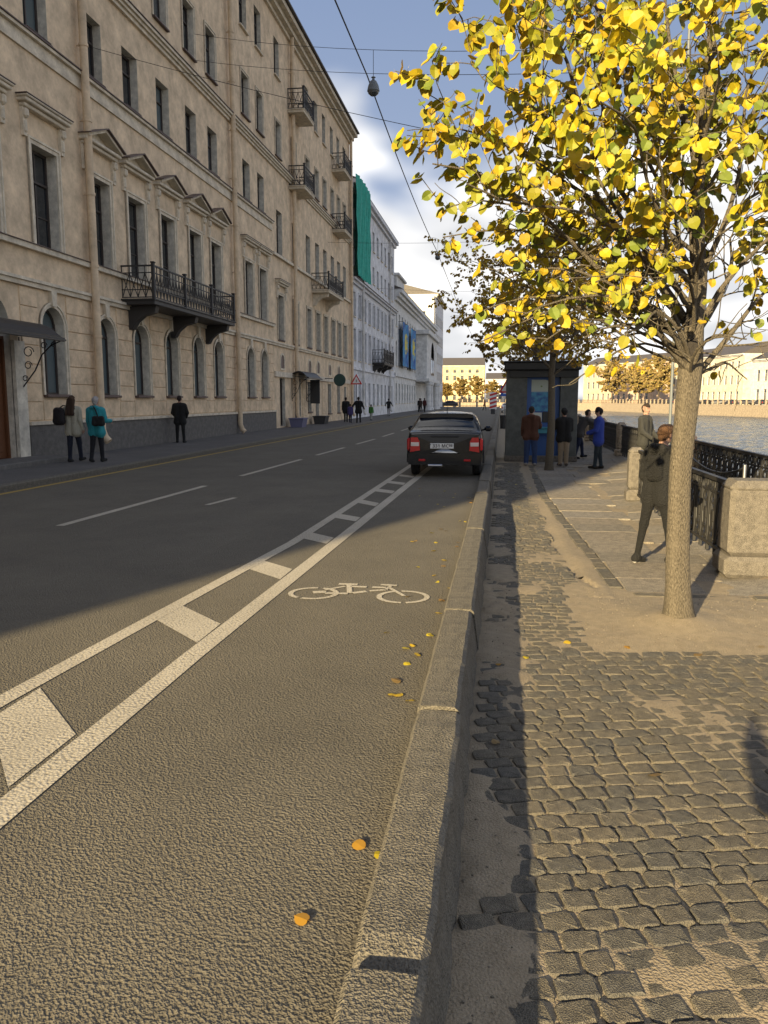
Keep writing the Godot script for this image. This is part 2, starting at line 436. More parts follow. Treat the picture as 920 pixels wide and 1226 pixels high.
# ---------------------------------------------------------------- figures: distance field of tapered bones, meshed as surface nets
func sdf(out: Msh, bones: Array, cell: float, k: float, cols: Array) -> void:     # bone: [a, b, ra, rb, colour index]
	var lo := Vector3.ONE * 1e6
	var hi := -lo
	for b in bones:
		var r: float = maxf(b[2], b[3]) + cell * 3.0
		for p in [b[0], b[1]]:
			lo = lo.min(p - Vector3.ONE * r); hi = hi.max(p + Vector3.ONE * r)
	var nx := int((hi.x - lo.x) / cell) + 2
	var ny := int((hi.y - lo.y) / cell) + 2
	var nz := int((hi.z - lo.z) / cell) + 2
	var f := PackedFloat32Array()
	f.resize(nx * ny * nz); f.fill(10.0)
	var raw := f.duplicate()
	var g := PackedByteArray()
	g.resize(nx * ny * nz)
	for b in bones:
		var a: Vector3 = b[0]
		var d: Vector3 = b[1] - a
		var l2 := maxf(d.length_squared(), 1e-9)
		var ra: float = b[2]
		var rb: float = b[3]
		var reach := maxf(ra, rb) + k + cell * 2.0
		var m0: Vector3 = (a.min(b[1]) - Vector3.ONE * reach - lo) / cell
		var m1: Vector3 = (a.max(b[1]) + Vector3.ONE * reach - lo) / cell
		for x in range(maxi(0, int(m0.x)), mini(nx, int(m1.x) + 2)):
			for y in range(maxi(0, int(m0.y)), mini(ny, int(m1.y) + 2)):
				var at := (x * ny + y) * nz
				for z in range(maxi(0, int(m0.z)), mini(nz, int(m1.z) + 2)):
					var p := lo + Vector3(x, y, z) * cell - a
					var t := clampf(p.dot(d) / l2, 0.0, 1.0)
					var q := (p - d * t).length() - (ra + (rb - ra) * t)
					var i := at + z
					if q < raw[i]:
						raw[i] = q; g[i] = b[4]
					var o := f[i]
					var e := maxf(k - absf(q - o), 0.0) / k
					f[i] = minf(q, o) - e * e * k * 0.25
	var idx := PackedInt32Array()
	idx.resize(nx * ny * nz); idx.fill(-1)
	var vs := PackedVector3Array()
	var ns := PackedVector3Array()
	var cs := PackedColorArray()
	var st := [0, 1, nz, nz + 1, ny * nz, ny * nz + 1, ny * nz + nz, ny * nz + nz + 1]
	var off := [Vector3(0, 0, 0), Vector3(0, 0, 1), Vector3(0, 1, 0), Vector3(0, 1, 1), Vector3(1, 0, 0), Vector3(1, 0, 1), Vector3(1, 1, 0), Vector3(1, 1, 1)]
	var ed := [[0, 1], [2, 3], [4, 5], [6, 7], [0, 2], [1, 3], [4, 6], [5, 7], [0, 4], [1, 5], [2, 6], [3, 7]]
	for x in nx - 1:
		for y in ny - 1:
			for z in nz - 1:
				var i := (x * ny + y) * nz + z
				if f[i] > cell * 2.0: continue
				var neg := 0
				for s in st:
					if f[i + s] < 0.0: neg += 1
				if neg == 0 or neg == 8: continue
				var sum := Vector3.ZERO
				var cnt := 0
				for e in ed:
					var fa := f[i + st[e[0]]]
					var fb := f[i + st[e[1]]]
					if (fa < 0.0) != (fb < 0.0):
						sum += off[e[0]].lerp(off[e[1]], fa / (fa - fb)); cnt += 1
				var loc := sum / cnt
				var nn := Vector3.ZERO
				for j in 8:
					nn += (off[j] - Vector3(0.5, 0.5, 0.5)) * f[i + st[j]]
				idx[i] = vs.size()
				vs.append(lo + (Vector3(x, y, z) + loc) * cell); ns.append(nn.normalized()); cs.append(cols[g[i + st[int(round(loc.x)) * 4 + int(round(loc.y)) * 2 + int(round(loc.z))]]])
	var axes := [[ny * nz, nz, 1], [nz, 1, ny * nz], [1, ny * nz, nz]]
	for x in range(1, nx - 1):
		for y in range(1, ny - 1):
			for z in range(1, nz - 1):
				var i := (x * ny + y) * nz + z
				var fa := f[i]
				if absf(fa) > cell * 2.0: continue
				for ax in axes:
					var fb := f[i + ax[0]]
					if (fa < 0.0) == (fb < 0.0): continue
					var q := [idx[i], idx[i - ax[1]], idx[i - ax[1] - ax[2]], idx[i - ax[2]]]
					if q.min() < 0: continue
					if fa >= 0.0: q.reverse()
					for t in [[0, 1, 2], [0, 2, 3]]:
						out.col = cs[q[t[0]]]
						var vi := [q[t[0]], q[t[1]], q[t[2]]]
						out.v.append(out.xf * vs[vi[0]]); out.v.append(out.xf * vs[vi[2]]); out.v.append(out.xf * vs[vi[1]])
						out.n.append(out.xf.basis * ns[vi[0]]); out.n.append(out.xf.basis * ns[vi[2]]); out.n.append(out.xf.basis * ns[vi[1]])
						out.c.append(cs[vi[0]]); out.c.append(cs[vi[2]]); out.c.append(cs[vi[1]])
	out.col = Color(1, 1, 1)

# pose: thigh [l, r], knee [l, r], arm [l, r] forward swing, out [l, r], elbow [l, r], lean, coat (hem height), fat, hair ("short", "long", "bob", "cap"), look, nod, hood, hands
func person(label: String, at: Vector3, yaw: float, h: float, cell: float, cols: Array, pose: Dictionary, group := "") -> Node3D:
	var s := h / 1.75
	var th: Array = pose.get("thigh", [0.0, 0.0])
	var kn: Array = pose.get("knee", [0.0, 0.0])
	var ar: Array = pose.get("arm", [5.0, 5.0])
	var ou: Array = pose.get("out", [8.0, 8.0])
	var el: Array = pose.get("elbow", [15.0, 15.0])
	var fat: float = pose.get("fat", 0.0)
	var lean := deg_to_rad(pose.get("lean", 0.0))
	var coat: float = pose.get("coat", 0.84)
	var spread: float = pose.get("spread", 0.0)
	var bones := []
	var head := []
	var hands := []
	var low := 1e6
	var legs := []
	for i in 2:
		var sg := -1.0 if i == 0 else 1.0
		var t := deg_to_rad(th[i])
		var u := t - deg_to_rad(kn[i])
		var hip := Vector3(sg * 0.092, 0.92, 0)
		var knee := hip + Vector3(sg * spread, -cos(t), -sin(t)) * 0.43
		var ank := knee + Vector3(sg * spread * 0.6, -cos(u), -sin(u)) * 0.41
		legs.append([hip, knee, ank, u])
		low = minf(low, ank.y)
	var lift := 0.085 - low
	for i in 2:
		var L: Array = legs[i]
		for j in 3: L[j] = L[j] + Vector3(0, lift, 0)
		var wide: float = pose.get("trouser", 0.0)
		bones.append([L[0], L[1], 0.098 + wide, 0.068 + wide, 1]); bones.append([L[1], L[2], 0.066 + wide, 0.050 + wide * 1.2, 1])
		var fp := clampf(L[3], -0.9, 0.4)
		var toe: Vector3 = L[2] + Vector3((-0.02 if i == 0 else 0.02), -0.045 * cos(fp) + 0.15 * sin(fp), -0.15 * cos(fp) - 0.03 * sin(fp))
		bones.append([L[2] + Vector3(0, -0.035, 0.035), L[2] + Vector3(0, -0.02, 0), 0.046, 0.05, 2]); bones.append([L[2] + Vector3(0, -0.035, 0.03), toe, 0.046, 0.040, 2])
		if pose.get("sole", false):
			bones.append([L[2] + Vector3(0, -0.066, 0.04), toe + Vector3(0, -0.022, -0.01), 0.024, 0.024, 5])
	var pel := Vector3(0, 0.95 + lift, 0)
	var R := Basis(Vector3.RIGHT, -lean)
	var up := func(p: Vector3) -> Vector3: return pel + R * (p - Vector3(0, 0.95, 0))
	for sg in [-1.0, 1.0]:
		bones.append([pel + Vector3(sg * 0.075, 0.0, 0), up.call(Vector3(sg * 0.095, 1.34, 0.0)), 0.100 + fat * 0.7, 0.100 + fat * 0.8, 0])
		bones.append([pel + Vector3(sg * 0.078, -0.02, 0), pel + Vector3(sg * (0.085 + fat * 0.5), coat - 0.95, 0), 0.105 + fat * 0.7, 0.106 + fat * 0.9, 0])
	bones.append([up.call(Vector3(-0.145, 1.40, 0.01)), up.call(Vector3(0.145, 1.40, 0.01)), 0.068 + fat * 0.6, 0.068 + fat * 0.6, 0])
	bones.append([up.call(Vector3(0, 1.42, 0.0)), up.call(Vector3(0, 1.48, -0.005)), 0.075 + fat * 0.3, 0.062, 0])
	var nod := deg_to_rad(pose.get("nod", 0.0))
	var hc: Vector3 = up.call(Vector3(0, 1.53, 0))
	var HR := Basis(Vector3.UP, deg_to_rad(pose.get("look", 0.0))) * Basis(Vector3.RIGHT, -nod)
	var hd := func(p: Vector3) -> Vector3: return hc + HR * (p - Vector3(0, 1.53, 0))
	bones.append([up.call(Vector3(0, 1.44, 0)), hd.call(Vector3(0, 1.56, -0.01)), 0.058, 0.055, 3])
	head.append([hd.call(Vector3(0, 1.60, -0.025)), hd.call(Vector3(0, 1.665, -0.005)), 0.070, 0.086, 3])
	head.append([hd.call(Vector3(0, 1.565, -0.055)), hd.call(Vector3(0, 1.60, -0.05)), 0.036, 0.048, 3])      # chin and jaw
	head.append([hd.call(Vector3(0, 1.60, -0.108)), hd.call(Vector3(0, 1.635, -0.092)), 0.013, 0.009, 3])      # nose
	for sg in [-1.0, 1.0]:
		head.append([hd.call(Vector3(sg * 0.083, 1.605, 0.0)), hd.call(Vector3(sg * 0.087, 1.645, 0.01)), 0.011, 0.014, 3])   # ears
		head.append([hd.call(Vector3(sg * 0.030, 1.640, -0.084)), hd.call(Vector3(sg * 0.034, 1.640, -0.084)), 0.0085, 0.0085, 4])   # eyes
	head.append([hd.call(Vector3(-0.018, 1.575, -0.092)), hd.call(Vector3(0.018, 1.575, -0.092)), 0.006, 0.006, 6])   # mouth
	head.append([up.call(Vector3(0, 1.47, 0)), hd.call(Vector3(0, 1.58, -0.01)), 0.054, 0.054, 3])
	var hair: String = pose.get("hair", "short")
	head.append([hd.call(Vector3(0, 1.655, 0.025)), hd.call(Vector3(0, 1.69, -0.012)), 0.086, 0.080, 4])
	head.append([hd.call(Vector3(0, 1.60, 0.04)), hd.call(Vector3(0, 1.66, 0.035)), 0.060, 0.075, 4])
	if hair == "long":
		for sg in [-1.0, 0.0, 1.0]:
			bones.append([hd.call(Vector3(sg * 0.05, 1.64, 0.045)), up.call(Vector3(sg * 0.085, 1.27, 0.135 + fat)), 0.062, 0.040, 4])
	elif hair == "cap":
		head.append([hd.call(Vector3(0, 1.68, 0.0)), hd.call(Vector3(0, 1.70, -0.01)), 0.098, 0.088, 4])
		head.append([hd.call(Vector3(0, 1.655, 0.03)), hd.call(Vector3(0, 1.66, -0.055)), 0.092, 0.062, 4])
	elif hair == "thick":
		head.append([hd.call(Vector3(0, 1.68, 0.02)), hd.call(Vector3(0, 1.72, -0.03)), 0.095, 0.075, 4])
	if pose.get("hood", false):
		bones.append([up.call(Vector3(-0.07, 1.46, 0.09)), up.call(Vector3(0.07, 1.46, 0.09)), 0.062, 0.062, 0])
	for i in 2:
		var sg := -1.0 if i == 0 else 1.0
		var sh: Vector3 = up.call(Vector3(sg * (0.185 + fat * 0.4), 1.395, 0.01))
		var a := deg_to_rad(ar[i])
		var o := deg_to_rad(ou[i])
		var e := deg_to_rad(el[i])
		var dir := Vector3(sg * sin(o), -cos(a) * cos(o), -sin(a) * cos(o))
		var elb := sh + dir * 0.29
		var inn: float = pose.get("inward", [0.0, 0.0])[i]
		var fdir := Vector3(sg * sin(o) * 0.5 - sg * inn, -cos(a + e), -sin(a + e)).normalized()
		var wr := elb + fdir * 0.25
		bones.append([sh, elb, 0.060 + fat * 0.4, 0.048 + fat * 0.35, 0]); bones.append([elb, wr, 0.046 + fat * 0.35, 0.040 + fat * 0.3, 0])
		if pose.get("pocket", [false, false])[i]: continue
		var pd := fdir
		var side := pd.cross(Vector3(sg, 0, 0)).normalized()         # across the palm
		var palm := wr + pd * 0.075
		hands.append([wr, wr + pd * 0.035, 0.026, 0.030, 3])
		hands.append([wr + pd * 0.03 - side * 0.018, palm - side * 0.022, 0.022, 0.019, 3]); hands.append([wr + pd * 0.03 + side * 0.018, palm + side * 0.022, 0.022, 0.019, 3])
		var curl := Vector3(-sg, 0, 0) * 0.3
		for q in 4:
			var root := palm + side * (0.034 - 0.0225 * q)
			var ln: float = [0.068, 0.078, 0.074, 0.058][q]
			var k1 := root + (pd + curl).normalized() * ln * 0.5
			hands.append([root, k1, 0.0098, 0.0092, 3]); hands.append([k1, k1 + (pd * 0.7 + curl * 2.2).normalized() * ln * 0.5, 0.0092, 0.008, 3])
		var tr := wr + pd * 0.03 + side * 0.034
		hands.append([tr, tr + (pd + side * 0.9).normalized() * 0.035, 0.012, 0.0105, 3]); hands.append([tr + (pd + side * 0.9).normalized() * 0.035, tr + (pd + side * 0.9).normalized() * 0.035 + (pd + side * 0.2).normalized() * 0.03, 0.0105, 0.009, 3])
	bones.append_array(pose.get("extra", []))
	while cols.size() < 7: cols.append(Color(0.7, 0.7, 0.7) if cols.size() == 5 else Color(0.30, 0.11, 0.09))
	var root := thing("person", label, "person", at, yaw, group)
	var b := Msh.new()
	b.xf = Transform3D(Basis.from_scale(Vector3.ONE * s), Vector3.ZERO)
	if cell > 0.022:
		bones.append_array(head); bones.append_array(hands)
		sdf(b, bones, cell / s, 0.03, cols)
	else:
		sdf(b, bones, cell / s, 0.028, cols)
		sdf(b, head, 0.0085 if cell > 0.013 else 0.0065, 0.012, cols)
		if hands.size(): sdf(b, hands, 0.0062, 0.006, cols)
	part("body", b, M.cloth, root)
	root.set_meta("shoulder_r", up.call(Vector3(0.12, 1.44, 0.0)) * s)
	root.set_meta("back", up.call(Vector3(0, 1.2, 0.15 + fat)) * s)
	return root

# ---------------------------------------------------------------- facades. A building's own axes: x along the facade, y up, z out of the wall
func facade(out: Msh, u0: float, u1: float, y0: float, y1: float, ops: Array, depth: float) -> void:   # op: [centre, width, bottom, top, arched]
	var us := [u0, u1]
	var ys := [y0, y1]
	for o in ops:
		us.append_array([o[0] - o[1] / 2, o[0] + o[1] / 2]); ys.append_array([o[2], o[3]])
	us.sort(); ys.sort()
	for j in ys.size() - 1:
		if ys[j + 1] - ys[j] < 0.001: continue
		var run := -1e9
		for i in us.size() - 1:
			var w: float = us[i + 1] - us[i]
			var mu: float = (us[i] + us[i + 1]) / 2
			var my: float = (ys[j] + ys[j + 1]) / 2
			var hole := false
			for o in ops:
				if absf(mu - o[0]) < o[1] / 2 and my > o[2] and my < o[3]: hole = true
			if hole or w < 0.001: continue
			out.quad(Vector3(us[i], ys[j], 0), Vector3(us[i + 1], ys[j], 0), Vector3(us[i + 1], ys[j + 1], 0), Vector3(us[i], ys[j + 1], 0))
	for o in ops:
		if o[4]:
			var r: float = o[1] / 2
			var cy: float = o[3] - r
			var prev := Vector2(o[0] - r, cy)
			for k in range(1, 13):
				var a := PI - PI * k / 12.0
				var q := Vector2(o[0] + cos(a) * r, cy + sin(a) * r)
				out.quad(Vector3(prev.x, prev.y, 0), Vector3(q.x, q.y, 0), Vector3(q.x, o[3], 0), Vector3(prev.x, o[3], 0))
				prev = q
func reveal_mesh(w: float, h: float, depth: float, arched: bool) -> ArrayMesh:     # origin at the bottom centre of the opening
	var key := "reveal %.2f %.2f %.2f %s" % [w, h, depth, arched]
	if not meshes.has(key):
		var m := Msh.new()
		var a := outline(w, h, arched, 0.0)
		for i in a.size():
			var p: Vector2 = a[i]
			var q: Vector2 = a[(i + 1) % a.size()]
			m.quad(Vector3(q.x, q.y, -depth), Vector3(q.x, q.y, 0), Vector3(p.x, p.y, 0), Vector3(p.x, p.y, -depth))
		meshes[key] = m.mesh()
	return meshes[key]
func outline(w: float, h: float, arched: bool, inset: float) -> Array:     # counter-clockwise from the bottom left
	var r := w / 2 - inset
	if not arched:
		return [Vector2(-r, inset), Vector2(r, inset), Vector2(r, h - inset), Vector2(-r, h - inset)]
	var pts := [Vector2(-r, inset), Vector2(r, inset)]
	for k in 13:
		var a := PI * k / 12.0
		pts.append(Vector2(cos(a) * r, h - w / 2 + sin(a) * r))
	return pts
func ring(m: Msh, a: Array, b: Array, z0: float, z1: float) -> void:      # a frame between two outlines, outer and inner
	for i in a.size():
		var j := (i + 1) % a.size()
		m.quad(Vector3(a[i].x, a[i].y, z1), Vector3(a[j].x, a[j].y, z1), Vector3(b[j].x, b[j].y, z1), Vector3(b[i].x, b[i].y, z1))
		m.quad(Vector3(b[i].x, b[i].y, z1), Vector3(b[j].x, b[j].y, z1), Vector3(b[j].x, b[j].y, z0), Vector3(b[i].x, b[i].y, z0))
		m.quad(Vector3(a[j].x, a[j].y, z1), Vector3(a[i].x, a[i].y, z1), Vector3(a[i].x, a[i].y, z0), Vector3(a[j].x, a[j].y, z0))
# a window: frame, panes, reveal, and a sill
func window(parent: Node3D, u: float, w: float, y0: float, y1: float, arched: bool, depth: float, frame_m: Material, pane_m: Material, sill_m: Material, reveal_m: Material, sill_out := 0.12, simple := false) -> MeshInstance3D:
	var h := y1 - y0
	var key := "frame %.2f %.2f %s %s" % [w, h, arched, simple]
	var spring := h - w / 2 if arched else h * 0.68
	if not meshes.has(key):
		var m := Msh.new()
		ring(m, outline(w, h, arched, 0.0), outline(w, h, arched, 0.07), -0.06, 0.0)
		m.box(Vector3(0, spring, -0.02), Vector3(w - 0.1, 0.07, 0.07), 0.01)
		m.box(Vector3(0, (spring) / 2, -0.025), Vector3(0.06, spring - 0.1, 0.06), 0.01)
		if not simple and not arched:
			m.box(Vector3(0, spring + (h - spring) / 2, -0.025), Vector3(0.05, h - spring - 0.1, 0.06), 0.01)
			m.box(Vector3(0, spring * 0.5, -0.03), Vector3(w - 0.14, 0.035, 0.04))
		meshes[key] = m.mesh()
		for sg in [-1.0, 1.0]:
			var p := Msh.new()
			p.box(Vector3(sg * (w / 4 - 0.01), spring / 2 + 0.01, -0.045), Vector3(w / 2 - 0.09, spring - 0.11, 0.012))
			meshes[key + str(sg)] = p.mesh()
		var t := Msh.new()
		if arched:
			var o := outline(w, h, true, 0.06).slice(2)
			t.prism(o, -0.05, -0.04)
		else:
			t.box(Vector3(0, (spring + h) / 2 - 0.01, -0.045), Vector3(w - 0.13, h - spring - 0.09, 0.012))
		meshes[key + "top"] = t.mesh()
	var f := part("window", meshes[key], frame_m, parent, Vector3(u, y0, -depth))
	for k in ["-1.0", "1.0", "top"]: part("pane", meshes[key + k], pane_m, f)
	part("reveal", reveal_mesh(w, h, depth + 0.06, arched), reveal_m, f, Vector3(0, 0, depth))
	if sill_out > 0.0:
		var sk := "sill %.2f %.2f %.2f" % [w, depth, sill_out]
		if not meshes.has(sk):
			var s := Msh.new()
			s.box(Vector3(0, -0.035, (depth + sill_out) / 2), Vector3(w + 0.16, 0.07, depth * 0.0 + sill_out), 0.012)
			s.box(Vector3(0, 0.005, depth * 0.5 - sill_out * 0.2), Vector3(w - 0.01, 0.02, depth))
			meshes[sk] = s.mesh()
		part("sill", meshes[sk], sill_m, f, Vector3(0, 0, depth * 0.5 + 0.0))
	return f
func surround(f: MeshInstance3D, w: float, h: float, arched: bool, t: float, proud: float, depth: float, m_: Material) -> void:
	var key := "surround %.2f %.2f %s %.2f %.2f" % [w, h, arched, t, proud]
	if not meshes.has(key):
		var m := Msh.new()
		var a := outline(w + 2 * t, h + t, arched, 0.0)
		var b := outline(w, h, arched, 0.0)
		a[0].y = -0.0; a[1].y = -0.0
		ring(m, a, b, 0.0, proud)
		var a2 := outline(w + 2 * t, h + t, arched, 0.0)
		var b2 := outline(w + 1.3 * t, h + 0.65 * t, arched, 0.0)
		ring(m, a2, b2, 0.0, proud + 0.03)
		meshes[key] = m.mesh()
	part("surround", meshes[key], m_, f, Vector3(0, 0, depth))
func hood(f: MeshInstance3D, w: float, h: float, depth: float, pointed: bool) -> void:     # consoles and a cornice, with a gable when pointed
	var key := "hood %.2f %s" % [w, pointed]
	if not meshes.has(key):
		var m := Msh.new()
		m.box(Vector3(0, 0.0, 0.10), Vector3(w + 0.95, 0.10, 0.34), 0.02)
		m.box(Vector3(0, -0.10, 0.06), Vector3(w + 0.80, 0.10, 0.22), 0.02)
		var t := Msh.new()
		if pointed:
			var e := w / 2 + 0.46
			m.prism([Vector2(-e + 0.1, 0.04), Vector2(e - 0.1, 0.04), Vector2(0, 0.40)], 0.0, 0.02)
			for sg in [-1.0, 1.0]:
				m.bar(Vector3(sg * e, 0.07, 0.16), Vector3(0, 0.47, 0.16), 0.34, 0.085)
				t.bar(Vector3(sg * (e + 0.05), 0.112, 0.19), Vector3(0, 0.527, 0.19), 0.46, 0.03)
		else:
			m.box(Vector3(0, 0.075, 0.12), Vector3(w + 1.02, 0.06, 0.40), 0.02)
			t.box(Vector3(0, 0.116, 0.12), Vector3(w + 1.06, 0.022, 0.42))
		for sg in [-1.0, 1.0]:
			var c := Msh.new()
			meshes[key + "c" + str(sg)] = c
			c.prism([Vector2(sg * (w / 2 + 0.29) - 0.075, -0.85), Vector2(sg * (w / 2 + 0.29) + 0.075, -0.85), Vector2(sg * (w / 2 + 0.29) + 0.095, -0.16), Vector2(sg * (w / 2 + 0.29) - 0.095, -0.16)], 0.0, 0.09)
			c.box(Vector3(sg * (w / 2 + 0.29), -0.30, 0.12), Vector3(0.16, 0.24, 0.15), 0.05)
			c.box(Vector3(sg * (w / 2 + 0.29), -0.62, 0.09), Vector3(0.12, 0.3, 0.08), 0.03)
		meshes[key] = m.mesh(); meshes[key + "t"] = t.mesh()
		for sg in [-1.0, 1.0]: meshes[key + "c" + str(sg)] = meshes[key + "c" + str(sg)].mesh()
	part("pediment" if pointed else "hood", meshes[key], M.trim_plaster, f, Vector3(0, h, depth))
	part("tin_cover", meshes[key + "t"], M.tin, f, Vector3(0, h, depth))
	for sg in [-1.0, 1.0]: part("console", meshes[key + "c" + str(sg)], M.trim_plaster, f, Vector3(0, h, depth))
func band(parent: Node3D, called: String, u0: float, u1: float, steps: Array, m_: Material) -> void:     # steps: [y0, y1, proud]
	var m := Msh.new()
	for s in steps:
		m.box(Vector3((u0 + u1) / 2, (s[0] + s[1]) / 2, s[2] / 2 - 0.01), Vector3(u1 - u0, s[1] - s[0], s[2] + 0.02))
	part(called, m, m_, parent)
func drain_pipe(parent: Node3D, u: float, y0: float, y1: float, m_: Material) -> void:
	var m := Msh.new()
	m.tube([Vector3(u, y1, 0.22), Vector3(u, y0 + 0.45, 0.22), Vector3(u, y0 + 0.22, 0.30), Vector3(u, y0 + 0.08, 0.42)], [0.115, 0.115, 0.115, 0.12], 12)
	var p := part("drain_pipe", m, m_, parent)
	var c := Msh.new()
	var y := y0 + 1.2
	while y < y1:
		c.tube([Vector3(u, y - 0.04, 0.22), Vector3(u, y + 0.04, 0.22)], [0.135, 0.135], 12)
		c.box(Vector3(u, y, 0.06), Vector3(0.03, 0.03, 0.16))
		y += 2.05
	part("collar", c, m_, p)
func balcony(parent: Node3D, u0: float, u1: float, y: float, out: float, rail: float, n_brackets: int, slab_m: Material, posts := 4) -> void:
	var s := Msh.new()
	s.box(Vector3((u0 + u1) / 2, y - 0.09, out / 2), Vector3(u1 - u0, 0.18, out), 0.02)
	s.box(Vector3((u0 + u1) / 2, y - 0.015, out / 2), Vector3(u1 - u0 + 0.12, 0.05, out + 0.08), 0.01)
	var b := part("balcony", s, slab_m, parent)
	for i in n_brackets:
		var u := lerpf(u0 + 0.5, u1 - 0.5, i / maxf(n_brackets - 1.0, 1.0))
		var k := Msh.new()
		var prof := [Vector2(0, -0.18), Vector2(0, -0.95), Vector2(0.16, -0.92), Vector2(0.3, -0.7), Vector2(0.55, -0.5), Vector2(out * 0.85, -0.40), Vector2(out * 0.9, -0.18)]
		k.xf = Transform3D(Basis(Vector3(0, 0, 1), Vector3.UP, Vector3(-1, 0, 0)), Vector3(u, y, 0))
		prof.reverse()
		k.prism(prof, -0.14, 0.14)
		part("bracket", k, slab_m, b)
	var r := Msh.new()
	for yy in [y + 0.06, y + 0.30, y + rail - 0.22]:
		r.bar(Vector3(u0 + 0.04, yy, out - 0.03), Vector3(u1 - 0.04, yy, out - 0.03), 0.03, 0.03)
		for u in [u0 + 0.04, u1 - 0.04]: r.bar(Vector3(u, yy, 0), Vector3(u, yy, out - 0.03), 0.03, 0.03)
	r.bar(Vector3(u0, y + rail, out - 0.03), Vector3(u1, y + rail, out - 0.03), 0.06, 0.05)
	for u in [u0 + 0.04, u1 - 0.04]: r.bar(Vector3(u, y + rail, 0), Vector3(u, y + rail, out), 0.06, 0.05)
	part("handrail", r, M.balcony_iron, b)
	for i in posts:
		var p := Msh.new()
		var u := lerpf(u0 + 0.05, u1 - 0.05, i / maxf(posts - 1.0, 1.0))
		p.box(Vector3(u, y + rail / 2 + 0.04, out - 0.03), Vector3(0.11, rail + 0.08, 0.11), 0.02)
		p.box(Vector3(u, y + rail + 0.10, out - 0.03), Vector3(0.15, 0.05, 0.15), 0.02)
		part("railing_post", p, M.balcony_iron, b)
	# lattice of crossing bars, joined: too fine to pick apart
	var l := Msh.new()
	var step := 0.26
	var n := int((u1 - u0) / step)
	for i in n:
		var a := u0 + 0.06 + i * (u1 - u0 - 0.12) / n
		var c := u0 + 0.06 + (i + 1) * (u1 - u0 - 0.12) / n
		for q in [[a, c, 0.06, rail - 0.22], [c, a, 0.06, rail - 0.22], [a, a, 0.06, rail]]:
			l.bar(Vector3(q[0], y + q[2], out - 0.03), Vector3(q[1], y + q[3], out - 0.03), 0.022, 0.022)
	var ns := int(out / step)
	for u in [u0 + 0.04, u1 - 0.04]:
		for i in ns:
			var a := 0.02 + i * (out - 0.06) / ns
			var c := 0.02 + (i + 1) * (out - 0.06) / ns
			for q in [[a, c, 0.06, rail - 0.22], [c, a, 0.06, rail - 0.22], [a, a, 0.06, rail]]:
				l.bar(Vector3(u, y + q[2], q[0]), Vector3(u, y + q[3], q[1]), 0.022, 0.022)
	stuff(part("lattice", l, M.balcony_iron, b))
func shell(parent: Node3D, u0: float, u1: float, y0: float, y1: float, deep: float, ops: Array, m_: Material, roof_h: float, roof_m: Material, eave := 0.7) -> void:
	var w := Msh.new()
	facade(w, u0, u1, y0, y1, ops, 0.3)
	w.quad(Vector3(u0, y0, -deep), Vector3(u0, y0, 0), Vector3(u0, y1, 0), Vector3(u0, y1, -deep))
	w.quad(Vector3(u1, y0, 0), Vector3(u1, y0, -deep), Vector3(u1, y1, -deep), Vector3(u1, y1, 0))
	w.quad(Vector3(u1, y0, -deep), Vector3(u0, y0, -deep), Vector3(u0, y1, -deep), Vector3(u1, y1, -deep))
	w.quad(Vector3(u0, y1, 0), Vector3(u1, y1, 0), Vector3(u1, y1, -deep), Vector3(u0, y1, -deep))
	part("wall", w, m_, parent)
	var r := Msh.new()
	r.xf = Transform3D(Basis(Vector3(0, 0, 1), Vector3.UP, Vector3(-1, 0, 0)), Vector3.ZERO)
	r.prism([Vector2(-deep - 0.2, y1 + 0.02), Vector2(eave, y1 + 0.02), Vector2(eave, y1 + 0.10), Vector2(-deep / 2, y1 + roof_h), Vector2(-deep - 0.2, y1 + 0.10)], -u1, -u0)
	part("roof", r, roof_m, parent)

